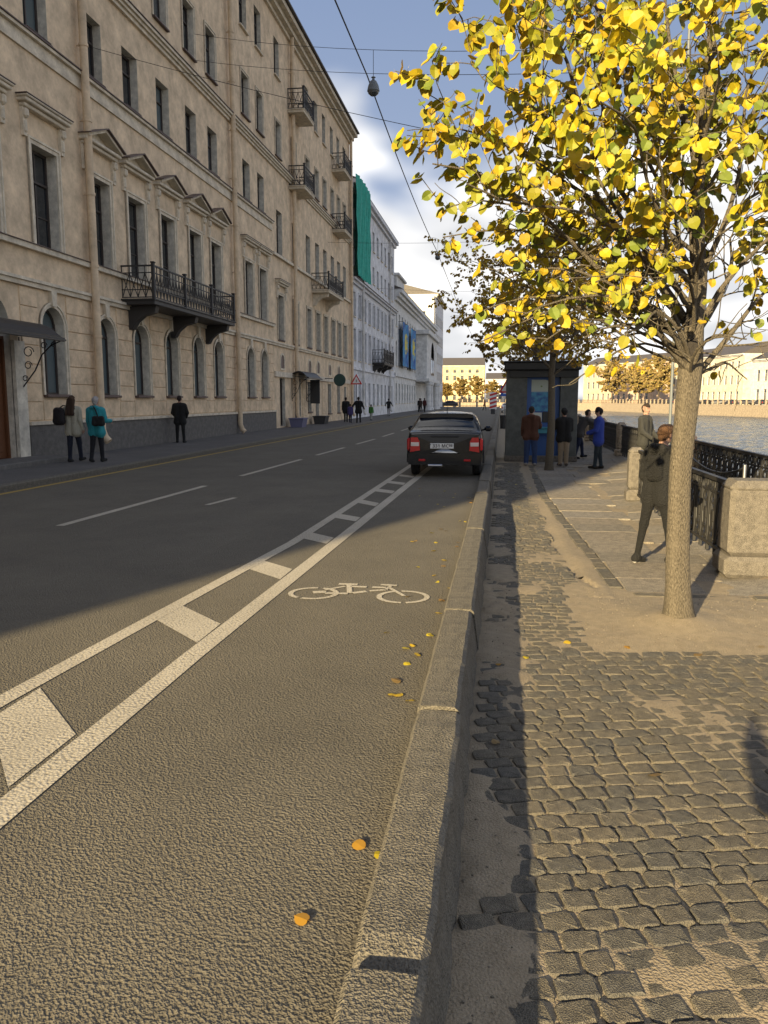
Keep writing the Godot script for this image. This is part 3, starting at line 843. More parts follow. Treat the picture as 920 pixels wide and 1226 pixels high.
const X_WALL := -12.3
func pick_pane() -> Material:      # some rooms have blinds or curtains drawn behind the glass
	return M[["pane", "pane", "pane_grey", "pane", "pane_teal"][rng.randi() % 5]]
func beige_building() -> void:
	var b := thing("apartment_building", "long beige stucco apartment block with arched ground floor windows and gabled window heads", "building", Vector3(X_WALL, 0, 0), PI / 2)
	rng.seed = 31
	var arch_b := [11.1, 13.6, 16.0, 21.1, 24.15, 26.65, 29.25, 31.95, 34.35, 38.95, 41.3]
	var d_bays := [44.7, 48.1, 51.45, 54.05, 56.45, 59.0, 61.3, 63.6]
	var ops := []
	for u in arch_b: ops.append([u, 1.12, 1.84, 4.22, true])
	ops.append([18.35, 1.5, 0.14, 4.30, true])
	for u in arch_b + [18.35]:
		ops.append([u, 1.22, 5.76, 8.34, false]); ops.append([u, 1.12, 11.2, 12.98, false]); ops.append([u, 1.1, 15.0, 16.9, false]); ops.append([u, 1.1, 18.9, 20.8, false])
	for u in d_bays:
		ops.append([u, 1.15, 5.0, 7.45, false]); ops.append([u, 1.15, 9.6, 11.95, false]); ops.append([u, 1.05, 14.8, 16.6, false]); ops.append([u, 1.0, 18.9, 20.8, false])
	for q in [[44.8, 1.1, 0.2, 2.9, false], [48.3, 1.5, 0.14, 2.95, false], [51.4, 1.0, 0.9, 2.8, false], [53.6, 0.9, 0.14, 2.8, false], [57.6, 1.1, 0.7, 2.8, false], [60.9, 1.1, 0.7, 2.8, false], [63.4, 1.0, 0.14, 2.7, false]]: ops.append(q)
	shell(b, -18.1, 66.0, -0.3, 22.45, 14.0, ops, M.beige_plaster, 3.4, M.roof_metal)
	for u in arch_b:
		var f := window(b, u, 1.12, 1.84, 4.22, true, 0.24, M.window_wood, M.pane_teal, M.tin, M.reveal_plaster, 0.14)
		surround(f, 1.12, 2.38, true, 0.13, 0.04, 0.24, M.trim_plaster)
		var k := Msh.new()
		k.prism([Vector2(-0.09, 2.40), Vector2(0.09, 2.40), Vector2(0.14, 2.80), Vector2(-0.14, 2.80)], 0.0, 0.11)
		part("keystone", k, M.trim_plaster, f, Vector3(0, 0, 0.24))
	for u in arch_b + [18.35]:
		var f := window(b, u, 1.22, 5.76, 8.34, false, 0.26, M.window_wood, pick_pane(), M.tin, M.reveal_plaster, 0.0)
		surround(f, 1.22, 2.58, false, 0.16, 0.05, 0.26, M.trim_plaster)
		hood(f, 1.22, 3.52, 0.26, u > 23.0 and u < 36.0)
		f = window(b, u, 1.12, 11.2, 12.98, false, 0.26, M.window_wood, pick_pane(), M.tin, M.reveal_plaster, 0.10, true)
		f = window(b, u, 1.1, 15.0, 16.9, false, 0.22, M.window_wood, pick_pane(), M.tin, M.reveal_plaster, 0.12, true)
		surround(f, 1.1, 1.9, false, 0.12, 0.03, 0.22, M.trim_plaster)
		if u > 30.0:
			f = window(b, u, 1.1, 18.9, 20.8, false, 0.2, M.window_wood, M.pane, M.trim_plaster, M.reveal_plaster, 0.12, true)
	for u in d_bays:
		var f := window(b, u, 1.15, 5.0, 7.45, false, 0.24, M.window_wood, M.pane, M.tin, M.reveal_plaster, 0.06)
		surround(f, 1.15, 2.45, false, 0.15, 0.04, 0.24, M.trim_plaster)
		if u < 46.0: hood(f, 1.15, 3.1, 0.24, false)
		f = window(b, u, 1.15, 9.6, 11.95, false, 0.24, M.window_wood, pick_pane(), M.tin, M.reveal_plaster, 0.06)
		f = window(b, u, 1.05, 14.8, 16.6, false, 0.2, M.window_wood, pick_pane(), M.tin, M.reveal_plaster, 0.10, true)
		surround(f, 1.05, 1.8, false, 0.10, 0.03, 0.2, M.trim_plaster)
		f = window(b, u, 1.0, 18.9, 20.8, false, 0.2, M.window_wood, M.pane, M.trim_plaster, M.reveal_plaster, 0.12, true)
	for q in [[51.4, 1.0, 0.9, 2.8], [57.6, 1.1, 0.7, 2.8], [60.9, 1.1, 0.7, 2.8]]:
		window(b, q[0], q[1], q[2], q[3], false, 0.2, M.window_wood, M.pane, M.tin, M.reveal_plaster, 0.08, true)
	for q in [[44.8, 1.1, 0.2, 2.9], [48.3, 1.5, 0.14, 2.95], [53.6, 0.9, 0.14, 2.8], [63.4, 1.0, 0.14, 2.7]]:
		door(b, q[0], q[1], q[2], q[3], M.window_wood)
	# bands and cornices
	band(b, "string_course", -18.1, 43.1, [[10.62, 10.98, 0.06], [10.98, 11.06, 0.16]], M.trim_plaster)
	band(b, "flashing", -18.1, 43.1, [[11.065, 11.095, 0.20]], M.tin)
	band(b, "string_course", -18.1, 66.0, [[14.0, 14.12, 0.10], [14.12, 14.22, 0.18], [14.22, 14.32, 0.26]], M.trim_plaster)
	band(b, "flashing", -18.1, 66.0, [[14.325, 14.35, 0.30]], M.tin)
	band(b, "string_course", -18.1, 66.0, [[4.64, 4.76, 0.10], [4.76, 4.84, 0.16]], M.trim_plaster)
	band(b, "sill_course", -18.1, 43.1, [[5.60, 5.735, 0.14]], M.trim_plaster)
	band(b, "flashing", -18.1, 43.1, [[5.737, 5.757, 0.18]], M.tin)
	band(b, "sill_course", 43.1, 66.0, [[9.42, 9.56, 0.16]], M.trim_plaster)
	band(b, "eaves_cornice", -18.1, 66.0, [[21.75, 21.95, 0.14], [21.95, 22.2, 0.38], [22.2, 22.46, 0.66]], M.trim_plaster)
	band(b, "gutter", -18.1, 66.0, [[22.47, 22.56, 0.82]], M.roof_metal)
	band(b, "plinth", 19.6, 43.1, [[-0.3, 1.04, 0.10]], M.plinth_stone)
	band(b, "plinth_cap", 19.6, 43.1, [[1.042, 1.13, 0.15]], M.trim_plaster)
	band(b, "plinth", -18.1, 17.3, [[-0.3, 1.04, 0.10]], M.plinth_stone)
	band(b, "door_pier", 19.1, 19.55, [[0.0, 3.2, 0.10]], M.reveal_plaster)
	band(b, "shop_lintel", 43.1, 66.0, [[2.96, 3.25, 0.10]], M.trim_plaster)
	# rusticated ground floor: each stone block on its own
	var cols := arch_b.filter(func(x): return x > 17.0) + [18.35]
	cols.sort()
	var edges := []
	for u in cols: edges.append([u - (0.72 if u != 18.35 else 0.78), u + (0.72 if u != 18.35 else 1.22)])
	var vars := []
	for k in 4:
		pass
	for i in edges.size():
		var a: float = edges[i][1]
		var c: float = edges[i + 1][0] if i + 1 < edges.size() else 43.05
		if c - a > 2.6: c = a + (c - a)
		blocks(b, a, c, 1.15, 4.62, 7, i)
		if cols[i] != 18.35: blocks(b, edges[i][0] + 0.01, edges[i][1] - 0.01, 1.15, 1.72, 1, i)
	# two courses above the shop lintel and one door pier
	for u in [49.9, 55.6, 59.2, 62.3, 65.0]:
		blocks(b, u - 0.6, u + 0.6, 0.15, 2.94, 5, 3)
	for q in [[23.2, 0.35, 22.0], [36.5, 0.12, 22.0], [47.3, 0.4, 22.2], [65.5, 0.3, 22.0]]: drain_pipe(b, q[0], q[1], q[2], M.beige_plaster)
	balcony(b, 25.35, 33.4, 4.95, 1.12, 1.05, 3, M.balcony_iron)
	for q in [[46.9, 49.4, 18.0], [46.9, 49.4, 13.85], [59.0, 61.6, 18.0], [59.0, 61.6, 13.85]]: balcony(b, q[0], q[1], q[2], 0.95, 1.1, 0, M.trim_plaster, 2)
	balcony(b, 52.3, 57.2, 8.75, 1.15, 1.05, 2, M.trim_plaster, 3)
	door(b, 18.35, 1.5, 0.14, 3.3, M.door_wood)
	var fan := Msh.new()
	fan.prism(outline(1.5, 4.16, true, 0.0).slice(2), -0.30, -0.29)
	part("fanlight", fan, M.pane_teal, b, Vector3(18.35, 0.14, 0))
	part("reveal", reveal_mesh(1.5, 4.16, 0.32, true), M.reveal_plaster, b, Vector3(18.35, 0.14, 0))
	var step := Msh.new()
	step.box(Vector3(18.2, 0.12, 0.55), Vector3(3.4, 0.24, 1.1), 0.02)
	part("door_step", step, M.plinth_stone, b)
	door_canopy(b, 16.3, 19.45, 3.2, 1.32)
	door_canopy(b, 46.7, 50.4, 2.95, 1.1)
	# shop vents over the lintel: small arched niches
	for u in [44.8, 48.2, 51.4, 53.9, 57.6, 60.9]:
		var nm := Msh.new()
		ring(nm, outline(0.95, 0.95, true, 0.0), outline(0.95, 0.95, true, 0.1), 0.0, 0.05)
		var nn := part("arched_niche", nm, M.trim_plaster, b, Vector3(u, 3.35, 0))
		var gm := Msh.new()
		gm.prism(outline(0.95, 0.95, true, 0.1), 0.002, 0.012)
		part("panel", gm, M.tin, nn)
	# chimneys and a dormer on the roof edge
	for u in [30.0, 44.0, 58.0]:
		var ch := Msh.new()
		ch.box(Vector3(u, 25.3, -5.0), Vector3(1.2, 3.0, 0.7), 0.03)
		part("chimney", ch, M.beige_plaster, b)
func blocks(b: Node3D, u0: float, u1: float, y0: float, y1: float, rows: int, odd: int) -> void:
	var hgt := (y1 - y0) / rows
	for r in rows:
		var n := maxi(1, int(round((u1 - u0) / 1.25)))
		if n > 1 and (r + odd) % 2 == 0: n += 1
		for i in n:
			var w := (u1 - u0) / n
			var key := "block %.2f %.2f" % [w, hgt]
			if not meshes.has(key):
				var m := Msh.new()
				m.box(Vector3(0, 0, 0.01), Vector3(w - 0.022, hgt - 0.022, 0.05), 0.012)
				meshes[key] = m.mesh()
			part("stone_block", meshes[key], M.ground_plaster, b, Vector3(u0 + w * (i + 0.5), y0 + hgt * (r + 0.5), 0.0))
func door(b: Node3D, u: float, w: float, y0: float, y1: float, m_: Material) -> void:
	var h := y1 - y0
	var d := Msh.new()
	ring(d, outline(w, h, false, 0.0), outline(w, h, false, 0.08), -0.30, -0.18)
	var o := part("door", d, m_, b, Vector3(u, y0, 0))
	for sg in [-1.0, 1.0]:
		var lf := Msh.new()
		var lw := w / 2 - 0.09
		lf.box(Vector3(sg * (lw / 2 + 0.005), h / 2, -0.27), Vector3(lw, h - 0.17, 0.05), 0.01)
		for q in [[0.22, 0.30], [0.55, 0.26], [0.83, 0.2]]: lf.box(Vector3(sg * (lw / 2 + 0.005), h * q[0], -0.245), Vector3(lw - 0.16, h * q[1] - 0.04, 0.03), 0.02)
		var leaf := part("door_leaf", lf, m_, o)
		var hm := Msh.new()
		hm.tube([Vector3(sg * 0.07, h * 0.38, -0.20), Vector3(sg * 0.07, h * 0.48, -0.20)], [0.014, 0.014], 6)
		part("handle", hm, M.dark_iron, leaf)
	if absf(u - 18.35) > 0.1: part("reveal", reveal_mesh(w, h, 0.28, false), M.reveal_plaster, o)
func door_canopy(b: Node3D, u0: float, u1: float, y: float, out: float) -> void:
	var m := Msh.new()
	var pts := []
	var low := []
	for k in 9:
		var t := k / 8.0
		pts.append(Vector2(t * out, y + 0.22 + 0.30 * sin(PI * minf(t * 1.05, 1.0)) - 0.20 * t))
		low.append(Vector2(t * out, y + 0.18 + 0.28 * sin(PI * minf(t * 1.05, 1.0)) - 0.20 * t))
	low.reverse()
	m.xf = Transform3D(Basis(Vector3(0, 0, 1), Vector3.UP, Vector3(-1, 0, 0)), Vector3.ZERO)
	var poly := low.duplicate()
	poly.reverse()
	poly.append_array(pts.duplicate().map(func(p): return p))
	var loop := []
	for p in pts: loop.append(p)
	for p in low: loop.append(p)
	loop.reverse()
	m.prism(loop, -u1, -u0)
	var c := part("door_canopy", m, M.black_iron, b)
	var f := Msh.new()
	f.bar(Vector3(u0, y + 0.02, out - 0.05), Vector3(u1, y + 0.02, out - 0.05), 0.04, 0.10)
	for u in [u0 + 0.03, u1 - 0.03]: f.bar(Vector3(u, y + 0.15, 0), Vector3(u, y + 0.02, out - 0.05), 0.04, 0.04)
	part("fascia", f, M.black_iron, c)
	for u in [u0 + 0.05, u1 - 0.05]:
		var k := Msh.new()
		k.tube([Vector3(u, y + 0.1, 0.05), Vector3(u, y - 1.35, 0.05)], [0.022, 0.022], 6)
		k.tube([Vector3(u, y, out - 0.1), Vector3(u, y - 0.12, out * 0.7), Vector3(u, y - 0.35, out * 0.5), Vector3(u, y - 0.75, out * 0.34), Vector3(u, y - 1.2, 0.06)], [0.018, 0.018, 0.018, 0.018, 0.018], 6)
		for s in [[out * 0.22, -0.28, 0.15], [out * 0.2, -0.62, 0.11], [out * 0.55, -0.12, 0.09], [out * 0.75, -0.1, 0.07], [0.16, -0.95, 0.08]]:
			var loopt := []
			for a in 15: loopt.append(Vector3(u, y + s[1] + sin(a * 0.52) * s[2] * (1.0 - a * 0.035), s[0] + cos(a * 0.52) * s[2] * (1.0 - a * 0.035)))
			var rr := []
			for a in 15: rr.append(0.013)
			k.tube(loopt, rr, 5)
		part("scroll_bracket", k, M.black_iron, c)
func simple_building(called: String, label: String, at: Vector3, turn: float, u0: float, u1: float, y0: float, y1: float, deep: float, rows: Array, pitch: float, w: float, wall_m: Material, trim_m: Material, roof_h: float, group := "") -> Node3D:   # rows: [y0, y1, arched]
	var b := thing(called, label, "building", at, turn, group)
	var ops := []
	var n := int((u1 - u0 - 1.0) / pitch)
	var start := (u0 + u1) / 2 - pitch * (n - 1) / 2.0
	for i in n:
		for r in rows: ops.append([start + i * pitch, w, r[0], r[1], r[2]])
	shell(b, u0, u1, y0, y1, deep, ops, wall_m, roof_h, M.roof_metal, 0.6)
	for o in ops:
		window(b, o[0], o[1], o[2], o[3], o[4], 0.2, M.window_white, M.far_pane, trim_m, trim_m, 0.1, true)
	band(b, "cornice", u0, u1, [[y1 - 0.6, y1 - 0.3, 0.25], [y1 - 0.3, y1 + 0.01, 0.55]], trim_m)
	return b
func street_row() -> void:
	# grey-white block under repair
	var b := thing("townhouse", "grey white townhouse with dark balcony and green netting over its upper corner", "building", Vector3(X_WALL, 0, 0), PI / 2)
	var ops := []
	var wins := []
	for i in 10:
		var u := 67.6 + i * 2.65
		for r in [[1.1, 3.2], [5.0, 7.6], [8.6, 10.6], [12.6, 14.2], [15.6, 17.4]]:
			ops.append([u, 1.15, r[0], r[1], false])
	shell(b, 66.05, 93.4, -0.3, 19.2, 14.0, ops, M.grey_plaster, 2.6, M.roof_metal, 0.5)
	for o in ops:
		var f := window(b, o[0], o[1], o[2], o[3], false, 0.2, M.window_white, pick_pane(), M.trim_plaster, M.grey_plaster, 0.1, true)
		if o[2] > 4.0 and o[2] < 12.0: surround(f, o[1], o[3] - o[2], false, 0.16, 0.06, 0.2, M.grey_plaster)
	band(b, "string_course", 66.05, 93.4, [[4.2, 4.4, 0.15], [11.2, 11.45, 0.2], [11.45, 11.6, 0.42]], M.grey_plaster)
	band(b, "flashing", 66.05, 93.4, [[11.605, 11.64, 0.5]], M.tin)
	band(b, "cornice", 66.05, 93.4, [[18.6, 18.9, 0.25], [18.9, 19.21, 0.5]], M.grey_plaster)
	balcony(b, 77.2, 84.0, 5.2, 1.2, 1.2, 3, M.balcony_iron, 4)
	for u in [71.0, 88.5]: drain_pipe(b, u, 0.3, 18.6, M.white_plaster)
	# the netting hangs in folds from the cornice
	var n := Msh.new()
	var cols := 44
	for i in cols:
		for j in 10:
			var p := []
			for q in [[0, 0], [1, 0], [1, 1], [0, 1]]:
				var u: float = 66.03 + (i + q[0]) * 6.6 / cols
				var y: float = 11.75 + (j + q[1]) * 0.78
				p.append(Vector3(u, y, 0.62 + 0.07 * sin(u * 5.1 + y * 0.35) + 0.05 * sin(u * 13.0 + 1.0) + 0.04 * sin(y * 2.0 + u)))
			n.quad(p[0], p[1], p[2], p[3])
	var nt := single("scaffold_netting", n, M.green_net, "green debris netting hung in folds over grey townhouse upper corner", "netting", Vector3(X_WALL, 0, 0), PI / 2)
	# pale hall with an arched bay and two hanging banners
	var h := thing("concert_hall", "pale grey classical hall with projecting arched window bay and gabled eaves", "building", Vector3(X_WALL, 0, 0), PI / 2)
	ops = []
	for i in 18:
		var u := 95.4 + i * 2.9
		if u > 116.5 and u < 137.5: continue
		ops.append([u, 1.2, 1.2, 3.6, false]); ops.append([u, 1.3, 5.6, 8.6, true]); ops.append([u, 1.1, 10.2, 11.8, false])
	shell(h, 93.45, 147.0, -0.3, 14.2, 14.0, ops, M.pale_plaster, 3.0, M.roof_metal, 0.9)
	for o in ops: window(h, o[0], o[1], o[2], o[3], o[4], 0.25, M.window_white, M.pane_grey, M.trim_plaster, M.pale_plaster, 0.1, true)
	band(h, "cornice", 93.45, 147.0, [[13.0, 13.4, 0.3], [13.4, 13.8, 0.6], [13.8, 14.21, 0.9]], M.pale_plaster)
	band(h, "string_course", 93.45, 147.0, [[4.4, 4.8, 0.2]], M.pale_plaster)
	var g := Msh.new()
	g.box(Vector3(97.0, 15.1, -2.0), Vector3(7.0, 1.75, 4.6), 0.05)
	g.box(Vector3(97.0, 15.85, -1.9), Vector3(7.5, 0.3, 5.0), 0.05)
	part("attic", g, M.pale_plaster, h)
	var bay := Msh.new()
	bay.box(Vector3(127, 8.0, 0.8), Vector3(19, 7.0, 1.6), 0.05)
	bay.box(Vector3(127, 4.5, 1.0), Vector3(20, 0.5, 2.0), 0.05)
	bay.box(Vector3(127, 11.3, 1.0), Vector3(20, 0.6, 2.0), 0.05)
	var bp := part("bay", bay, M.pale_plaster, h)
	for u in [118.6, 122.6, 131.4, 135.4]:
		var cm := Msh.new()
		cm.xf = Transform3D(Basis(), Vector3(u, 0, 1.75))
		cm.lathe([Vector2(0.55, 0.0), Vector2(0.5, 0.4), Vector2(0.42, 0.5), Vector2(0.36, 3.7), Vector2(0.5, 3.9), Vector2(0.5, 4.25)], 12)
		part("column", cm, M.pale_plaster, bp)
	window(bp, 127, 5.2, 5.4, 10.4, true, -1.64, M.window_wood, M.pane, M.trim_plaster, M.pale_plaster, 0.0, true)
	for i in 2:
		banner(Vector3(X_WALL, 0, 0), [97.2, 106.0][i], ["blue and yellow cloth banner on pale hall, beside the netted townhouse", "blue banner with yellow blot on pale hall, next to arched bay"][i], i)
	# white corner house further on, its near side in sun
	var wh := simple_building("corner_house", "tall white house with sunlit side wall rising behind the pale hall", Vector3(X_WALL, 0, 0), PI / 2, 152.0, 172.0, -0.3, 21.0, 13.0, [[1.2, 3.2, false], [5.0, 7.0, false], [8.6, 10.6, false], [12.2, 14.0, false], [15.8, 17.6, false]], 3.0, 1.2, M.grey_plaster, M.trim_plaster, 2.0)
	var side := Msh.new()
	side.box(Vector3(151.7, 10.3, -6.5), Vector3(0.5, 20.8, 12.6), 0.05)
	var sp := part("side_wall", side, M.white_plaster, wh)
	for y in [5.4, 9.4, 13.4, 17.0]:
		for z in [-2.4, -5.6, -8.8]:
			var wm := Msh.new()
			wm.box(Vector3(151.43, y, z), Vector3(0.06, 1.7, 1.1))
			part("side_window", wm, M.far_pane, sp)
func banner(at: Vector3, u: float, label: String, i: int) -> void:
	var sz := 128
	var im := Image.create(sz, sz, false, Image.FORMAT_RGB8)
	var nf := noise(31 + i, 0.03)
	for y in sz:
		for x in sz:
			var blue := Color(0.01, 0.05, 0.28).lerp(Color(0.05, 0.30, 0.55), clampf(0.5 + nf.get_noise_2d(x, y), 0, 1))
			var d := Vector2(x - 70, (y - 58) * 1.0).length() + nf.get_noise_2d(x * 2, y * 2) * 30.0
			var c := blue.lerp(Color(0.62, 0.52, 0.06), clampf((34.0 - d) / 14.0, 0, 1))
			im.set_pixel(x, y, c.linear_to_srgb())
	var m := StandardMaterial3D.new()
	m.resource_name = "banner_print_%d" % i
	m.albedo_texture = ImageTexture.create_from_image(im); m.roughness = 0.8
	var b := Msh.new()
	var n := 14
	for k in n:
		var a := k / float(n)
		var c := (k + 1) / float(n)
		var za := 0.55 + 0.08 * sin(a * 9.0)
		var zc := 0.55 + 0.08 * sin(c * 9.0)
		var uu := u + a * 5.8
		var uv_ := u + c * 5.8
		b.quad(Vector3(uu, 5.7, za), Vector3(uv_, 5.7, zc), Vector3(uv_, 10.9, zc), Vector3(uu, 10.9, za))
		for q in [Vector2(a, 1), Vector2(c, 0), Vector2(c, 1), Vector2(a, 1), Vector2(a, 0), Vector2(c, 0)]: b.uv.append(q)
	var t := thing("banner", label, "banner", at, PI / 2, "banners on the hall front")
	part("cloth", b, m, t)
	for y in [5.7, 10.9]:
		var r := Msh.new()
		r.tube([Vector3(u - 0.1, y, 0.55), Vector3(u + 5.9, y, 0.55)], [0.04, 0.04], 6)
		for uu in [u, u + 5.8]: r.bar(Vector3(uu, y, 0.0), Vector3(uu, y, 0.55), 0.05, 0.05)
		part("pole", r, M.dark_iron, t)

# ---------------------------------------------------------------- ground
var relief: FastNoiseLite
var cover: FastNoiseLite
func pave_y(x: float, z: float) -> float:            # top of the setts and slabs on the quay side
	var d := clampf(-z, 0.0, 12.0)
	return -0.17 - 0.0085 * d + clampf((x - 2.5) * 0.09, 0.0, 0.14) + 0.012 * relief.get_noise_2d(x * 40.0, z * 40.0)
func near_line(p: Vector2, pts: Array) -> float:
	var d := 1e9
	for i in pts.size() - 1:
		d = minf(d, p.distance_to(Geometry2D.get_closest_point_to_segment(p, pts[i], pts[i + 1])))
	return d
const CRACK_A := [Vector2(0.77, -16.9), Vector2(0.78, -14.5), Vector2(0.82, -12.6), Vector2(0.80, -11.0), Vector2(0.88, -9.2), Vector2(1.02, -8.45)]
func in_pit(x: float, z: float) -> float:            # bare earth round the tree: positive inside, metres from its edge
	var e := 0.12 * cover.get_noise_2d(x * 90.0, z * 90.0)
	return minf(minf(x - 0.72, 3.2 - x), minf(-6.25 - z - (x - 1.6) * 0.12, z + 8.1)) + e
func slab_edge(z: float) -> float:                   # where the granite slabs begin
	return remap(clampf(z, -17.0, -8.5), -17.0, -8.5, 0.92, 1.24)
func dirt_y(x: float, z: float) -> float:
	var b := pave_y(x, z)
	var c := cover.get_noise_2d(x * 55.0, z * 55.0) * 0.006 + cover.get_noise_2d(x * 260.0 + 40.0, z * 260.0) * 0.003
	var sunk := -0.013
	sunk += 0.022 * clampf((0.26 - x) / 0.2, 0.0, 1.0) * smoothstep(-0.02, 0.14, cover.get_noise_2d(x * 34.0 + 70.0, z * 34.0)) + 0.012 * smoothstep(0.16, 0.45, cover.get_noise_2d(x * 28.0 + 9.0, z * 28.0))                         # sand drifted against the kerb
	sunk += 0.009 * clampf((-5.6 - z) / 0.7, 0.0, 1.0) * (1.0 if z > -9.0 else clampf((z + 10.5) / 1.5, 0.0, 1.0))
	var pit := in_pit(x, z)
	sunk += 0.022 * clampf(pit / 0.5, 0.0, 1.0)
	var t := Vector2(x - 1.58, z + 7.14).length()
	sunk += 0.07 * exp(-t * t / 0.10)
	if z < -8.0 and x > slab_edge(z) - 0.30 and x < slab_edge(z) - 0.10: sunk += 0.012
	if z < -8.4 and x > slab_edge(z): sunk -= 0.012
	var p := Vector2(x, z)
	var dc := near_line(p, CRACK_A) + 0.03 * cover.get_noise_2d(x * 900.0, z * 900.0)
	sunk -= 0.035 * clampf(1.0 - dc / 0.05, 0.0, 1.0)
	return b + sunk + c
func grid(m: Msh, x0: float, x1: float, z0: float, z1: float, step: float, fn: Callable) -> void:
	var nx := int(ceil((x1 - x0) / step))
	var nz := int(ceil((z0 - z1) / step))
	var hs := PackedVector3Array()
	var ns := PackedVector3Array()
	for i in nx + 1:
		for j in nz + 1:
			var x := lerpf(x0, x1, i / float(nx))
			var z := lerpf(z0, z1, j / float(nz))
			hs.append(Vector3(x, fn.call(x, z), z))
	for i in nx + 1:
		for j in nz + 1:
			var a := hs[maxi(i - 1, 0) * (nz + 1) + j]
			var b := hs[mini(i + 1, nx) * (nz + 1) + j]
			var c := hs[i * (nz + 1) + maxi(j - 1, 0)]
			var d := hs[i * (nz + 1) + mini(j + 1, nz)]
			ns.append((b - a).cross(d - c).normalized())
	for i in nx:
		for j in nz:
			var p := i * (nz + 1) + j
			var q := p + nz + 1
			m.trin(hs[p], hs[q], hs[q + 1], ns[p], ns[q], ns[q + 1])
			m.trin(hs[p], hs[q + 1], hs[p + 1], ns[p], ns[q + 1], ns[p + 1])
func flat(m: Msh, pts: Array, y: float) -> void:       # polygon of (x, z) corners laid flat
	var pk := PackedVector2Array(pts)
	var ix := Geometry2D.triangulate_polygon(pk)
	for i in range(0, ix.size(), 3):
		var a := Vector3(pk[ix[i]].x, y, pk[ix[i]].y)
		var b := Vector3(pk[ix[i + 1]].x, y, pk[ix[i + 1]].y)
		var c := Vector3(pk[ix[i + 2]].x, y, pk[ix[i + 2]].y)
		if (b - a).cross(c - a).y > 0: m.tri(a, b, c)
		else: m.tri(a, c, b)
func strip(m: Msh, line: Array, w: float, y: float) -> void:      # a painted stripe along (x, z) points
	var side := []
	for i in line.size():
		var d: Vector2 = (line[mini(i + 1, line.size() - 1)] - line[maxi(i - 1, 0)]).normalized()
		side.append(d.orthogonal() * w * 0.5)
	for i in line.size() - 1:
		flat(m, [line[i] - side[i], line[i + 1] - side[i + 1], line[i + 1] + side[i + 1], line[i] + side[i]], y)
func ground() -> void:
	relief = noise(71, 0.01, FastNoiseLite.TYPE_SIMPLEX_SMOOTH, 2)
	cover = noise(72, 0.02, FastNoiseLite.TYPE_SIMPLEX_SMOOTH, 3)
	var r := Msh.new()
	flat(r, [Vector2(-9.15, 45), Vector2(-0.37, 45), Vector2(-0.37, -190), Vector2(-9.15, -190)], 0.0)
	flat(r, [Vector2(-60, -174), Vector2(-9.15, -174), Vector2(-9.15, -190), Vector2(-60, -190)], 0.0)
	var rm := r.mesh("xz")
	var road := struct("road", rm, M.asphalt)
	var paint := func(called: String, m: Msh, mm := "road_paint") -> void: part(called, m.mesh("xz"), M[mm], road)
	var e := Msh.new()
	strip(e, [Vector2(-2.98, 2.0), Vector2(-2.81, -4.05), Vector2(-2.66, -6.4), Vector2(-2.46, -9.3), Vector2(-2.38, -14.0), Vector2(-2.31, -20.2), Vector2(-2.25, -27.0)], 0.13, 0.005)
	paint.call("edge_line", e)
	e = Msh.new()
	strip(e, [Vector2(-2.05, 2.0), Vector2(-2.04, -2.9), Vector2(-2.03, -5.0), Vector2(-1.97, -8.0), Vector2(-1.80, -17.6), Vector2(-1.7, -24.0)], 0.15, 0.005)
	paint.call("edge_line", e)
	for q in [[-3.80, -4.28, -3.10, -3.68], [-5.80, -6.28, -5.28, -5.77], [-7.81, -8.27, -7.34, -7.81], [-9.70, -10.16, -9.28, -9.71], [-11.46, -11.86, -11.08, -11.48], [-13.19, -13.62, -12.73, -13.13], [-14.87, -15.32, -14.52, -14.94], [-16.38, -16.8, -16.04, -16.44], [-17.9, -18.3, -17.55, -17.95], [-1.9, -2.35, -1.3, -1.8]]:
		var m := Msh.new()
		var xl: float = remap(q[0], -4.0, -16.4, -2.70, -2.30)
		var xr: float = remap(q[0], -4.0, -16.4, -2.14, -1.92)
		flat(m, [Vector2(xl, q[0]), Vector2(xl, q[1]), Vector2(xr, q[3]), Vector2(xr, q[2])], 0.0035)
		paint.call("hatch_bar", m)
	for q in [[-10.1, -15.3], [-17.4, -22.5], [-24.3, -28.3], [-30.5, -34.6], [-37.0, -41.0], [-44, -48], [-51, -55], [-58, -62], [-66, -70], [-74, -78], [-3.0, -7.5]]:
		var m := Msh.new()
		var fx := func(z: float) -> float: return remap(z, -10.0, -34.0, -5.95, -5.40) if z > -34.0 else -5.4
		strip(m, [Vector2(fx.call(q[0]), q[0]), Vector2(fx.call(q[1]), q[1])], 0.13, 0.005)
		paint.call("lane_dash", m)
	e = Msh.new()
	strip(e, [Vector2(-4.74, -12.5), Vector2(-4.60, -13.5)], 0.10, 0.005)
	paint.call("lane_mark", e)
	for q in [[Vector2(-4.2, -62), Vector2(-3.0, -96)], [Vector2(-3.4, -62), Vector2(-2.7, -84)], [Vector2(-2.4, -40), Vector2(-1.6, -58)]]:
		e = Msh.new()
		strip(e, q, 0.16, 0.005)
		paint.call("taper_line", e)
	e = Msh.new()
	strip(e, [Vector2(-9.0, 10), Vector2(-9.0, -170)], 0.12, 0.005)
	paint.call("yellow_line", e, "yellow_paint")
	bicycle_symbol(road)
	# far footway with its kerb
	var f := Msh.new()
	flat(f, [Vector2(-12.5, 45), Vector2(-9.36, 45), Vector2(-9.36, -172), Vector2(-12.5, -172)], 0.12)
	struct("sidewalk", f.mesh("xz"), M.sidewalk_asphalt)
	var k := Msh.new()
	k.box(Vector3(-9.25, 0.03, -64), Vector3(0.2, 0.2, 218), 0.02)
	struct("kerb", k, M.kerb_granite)
	# earth under everything on this bank, with the quay wall
	var g := Msh.new()
	g.box(Vector3(-148, -1.6, -60), Vector3(304.2, 2.0, 260.5))
	struct("ground", g, M.dirt)
	# river
	var w := Msh.new()
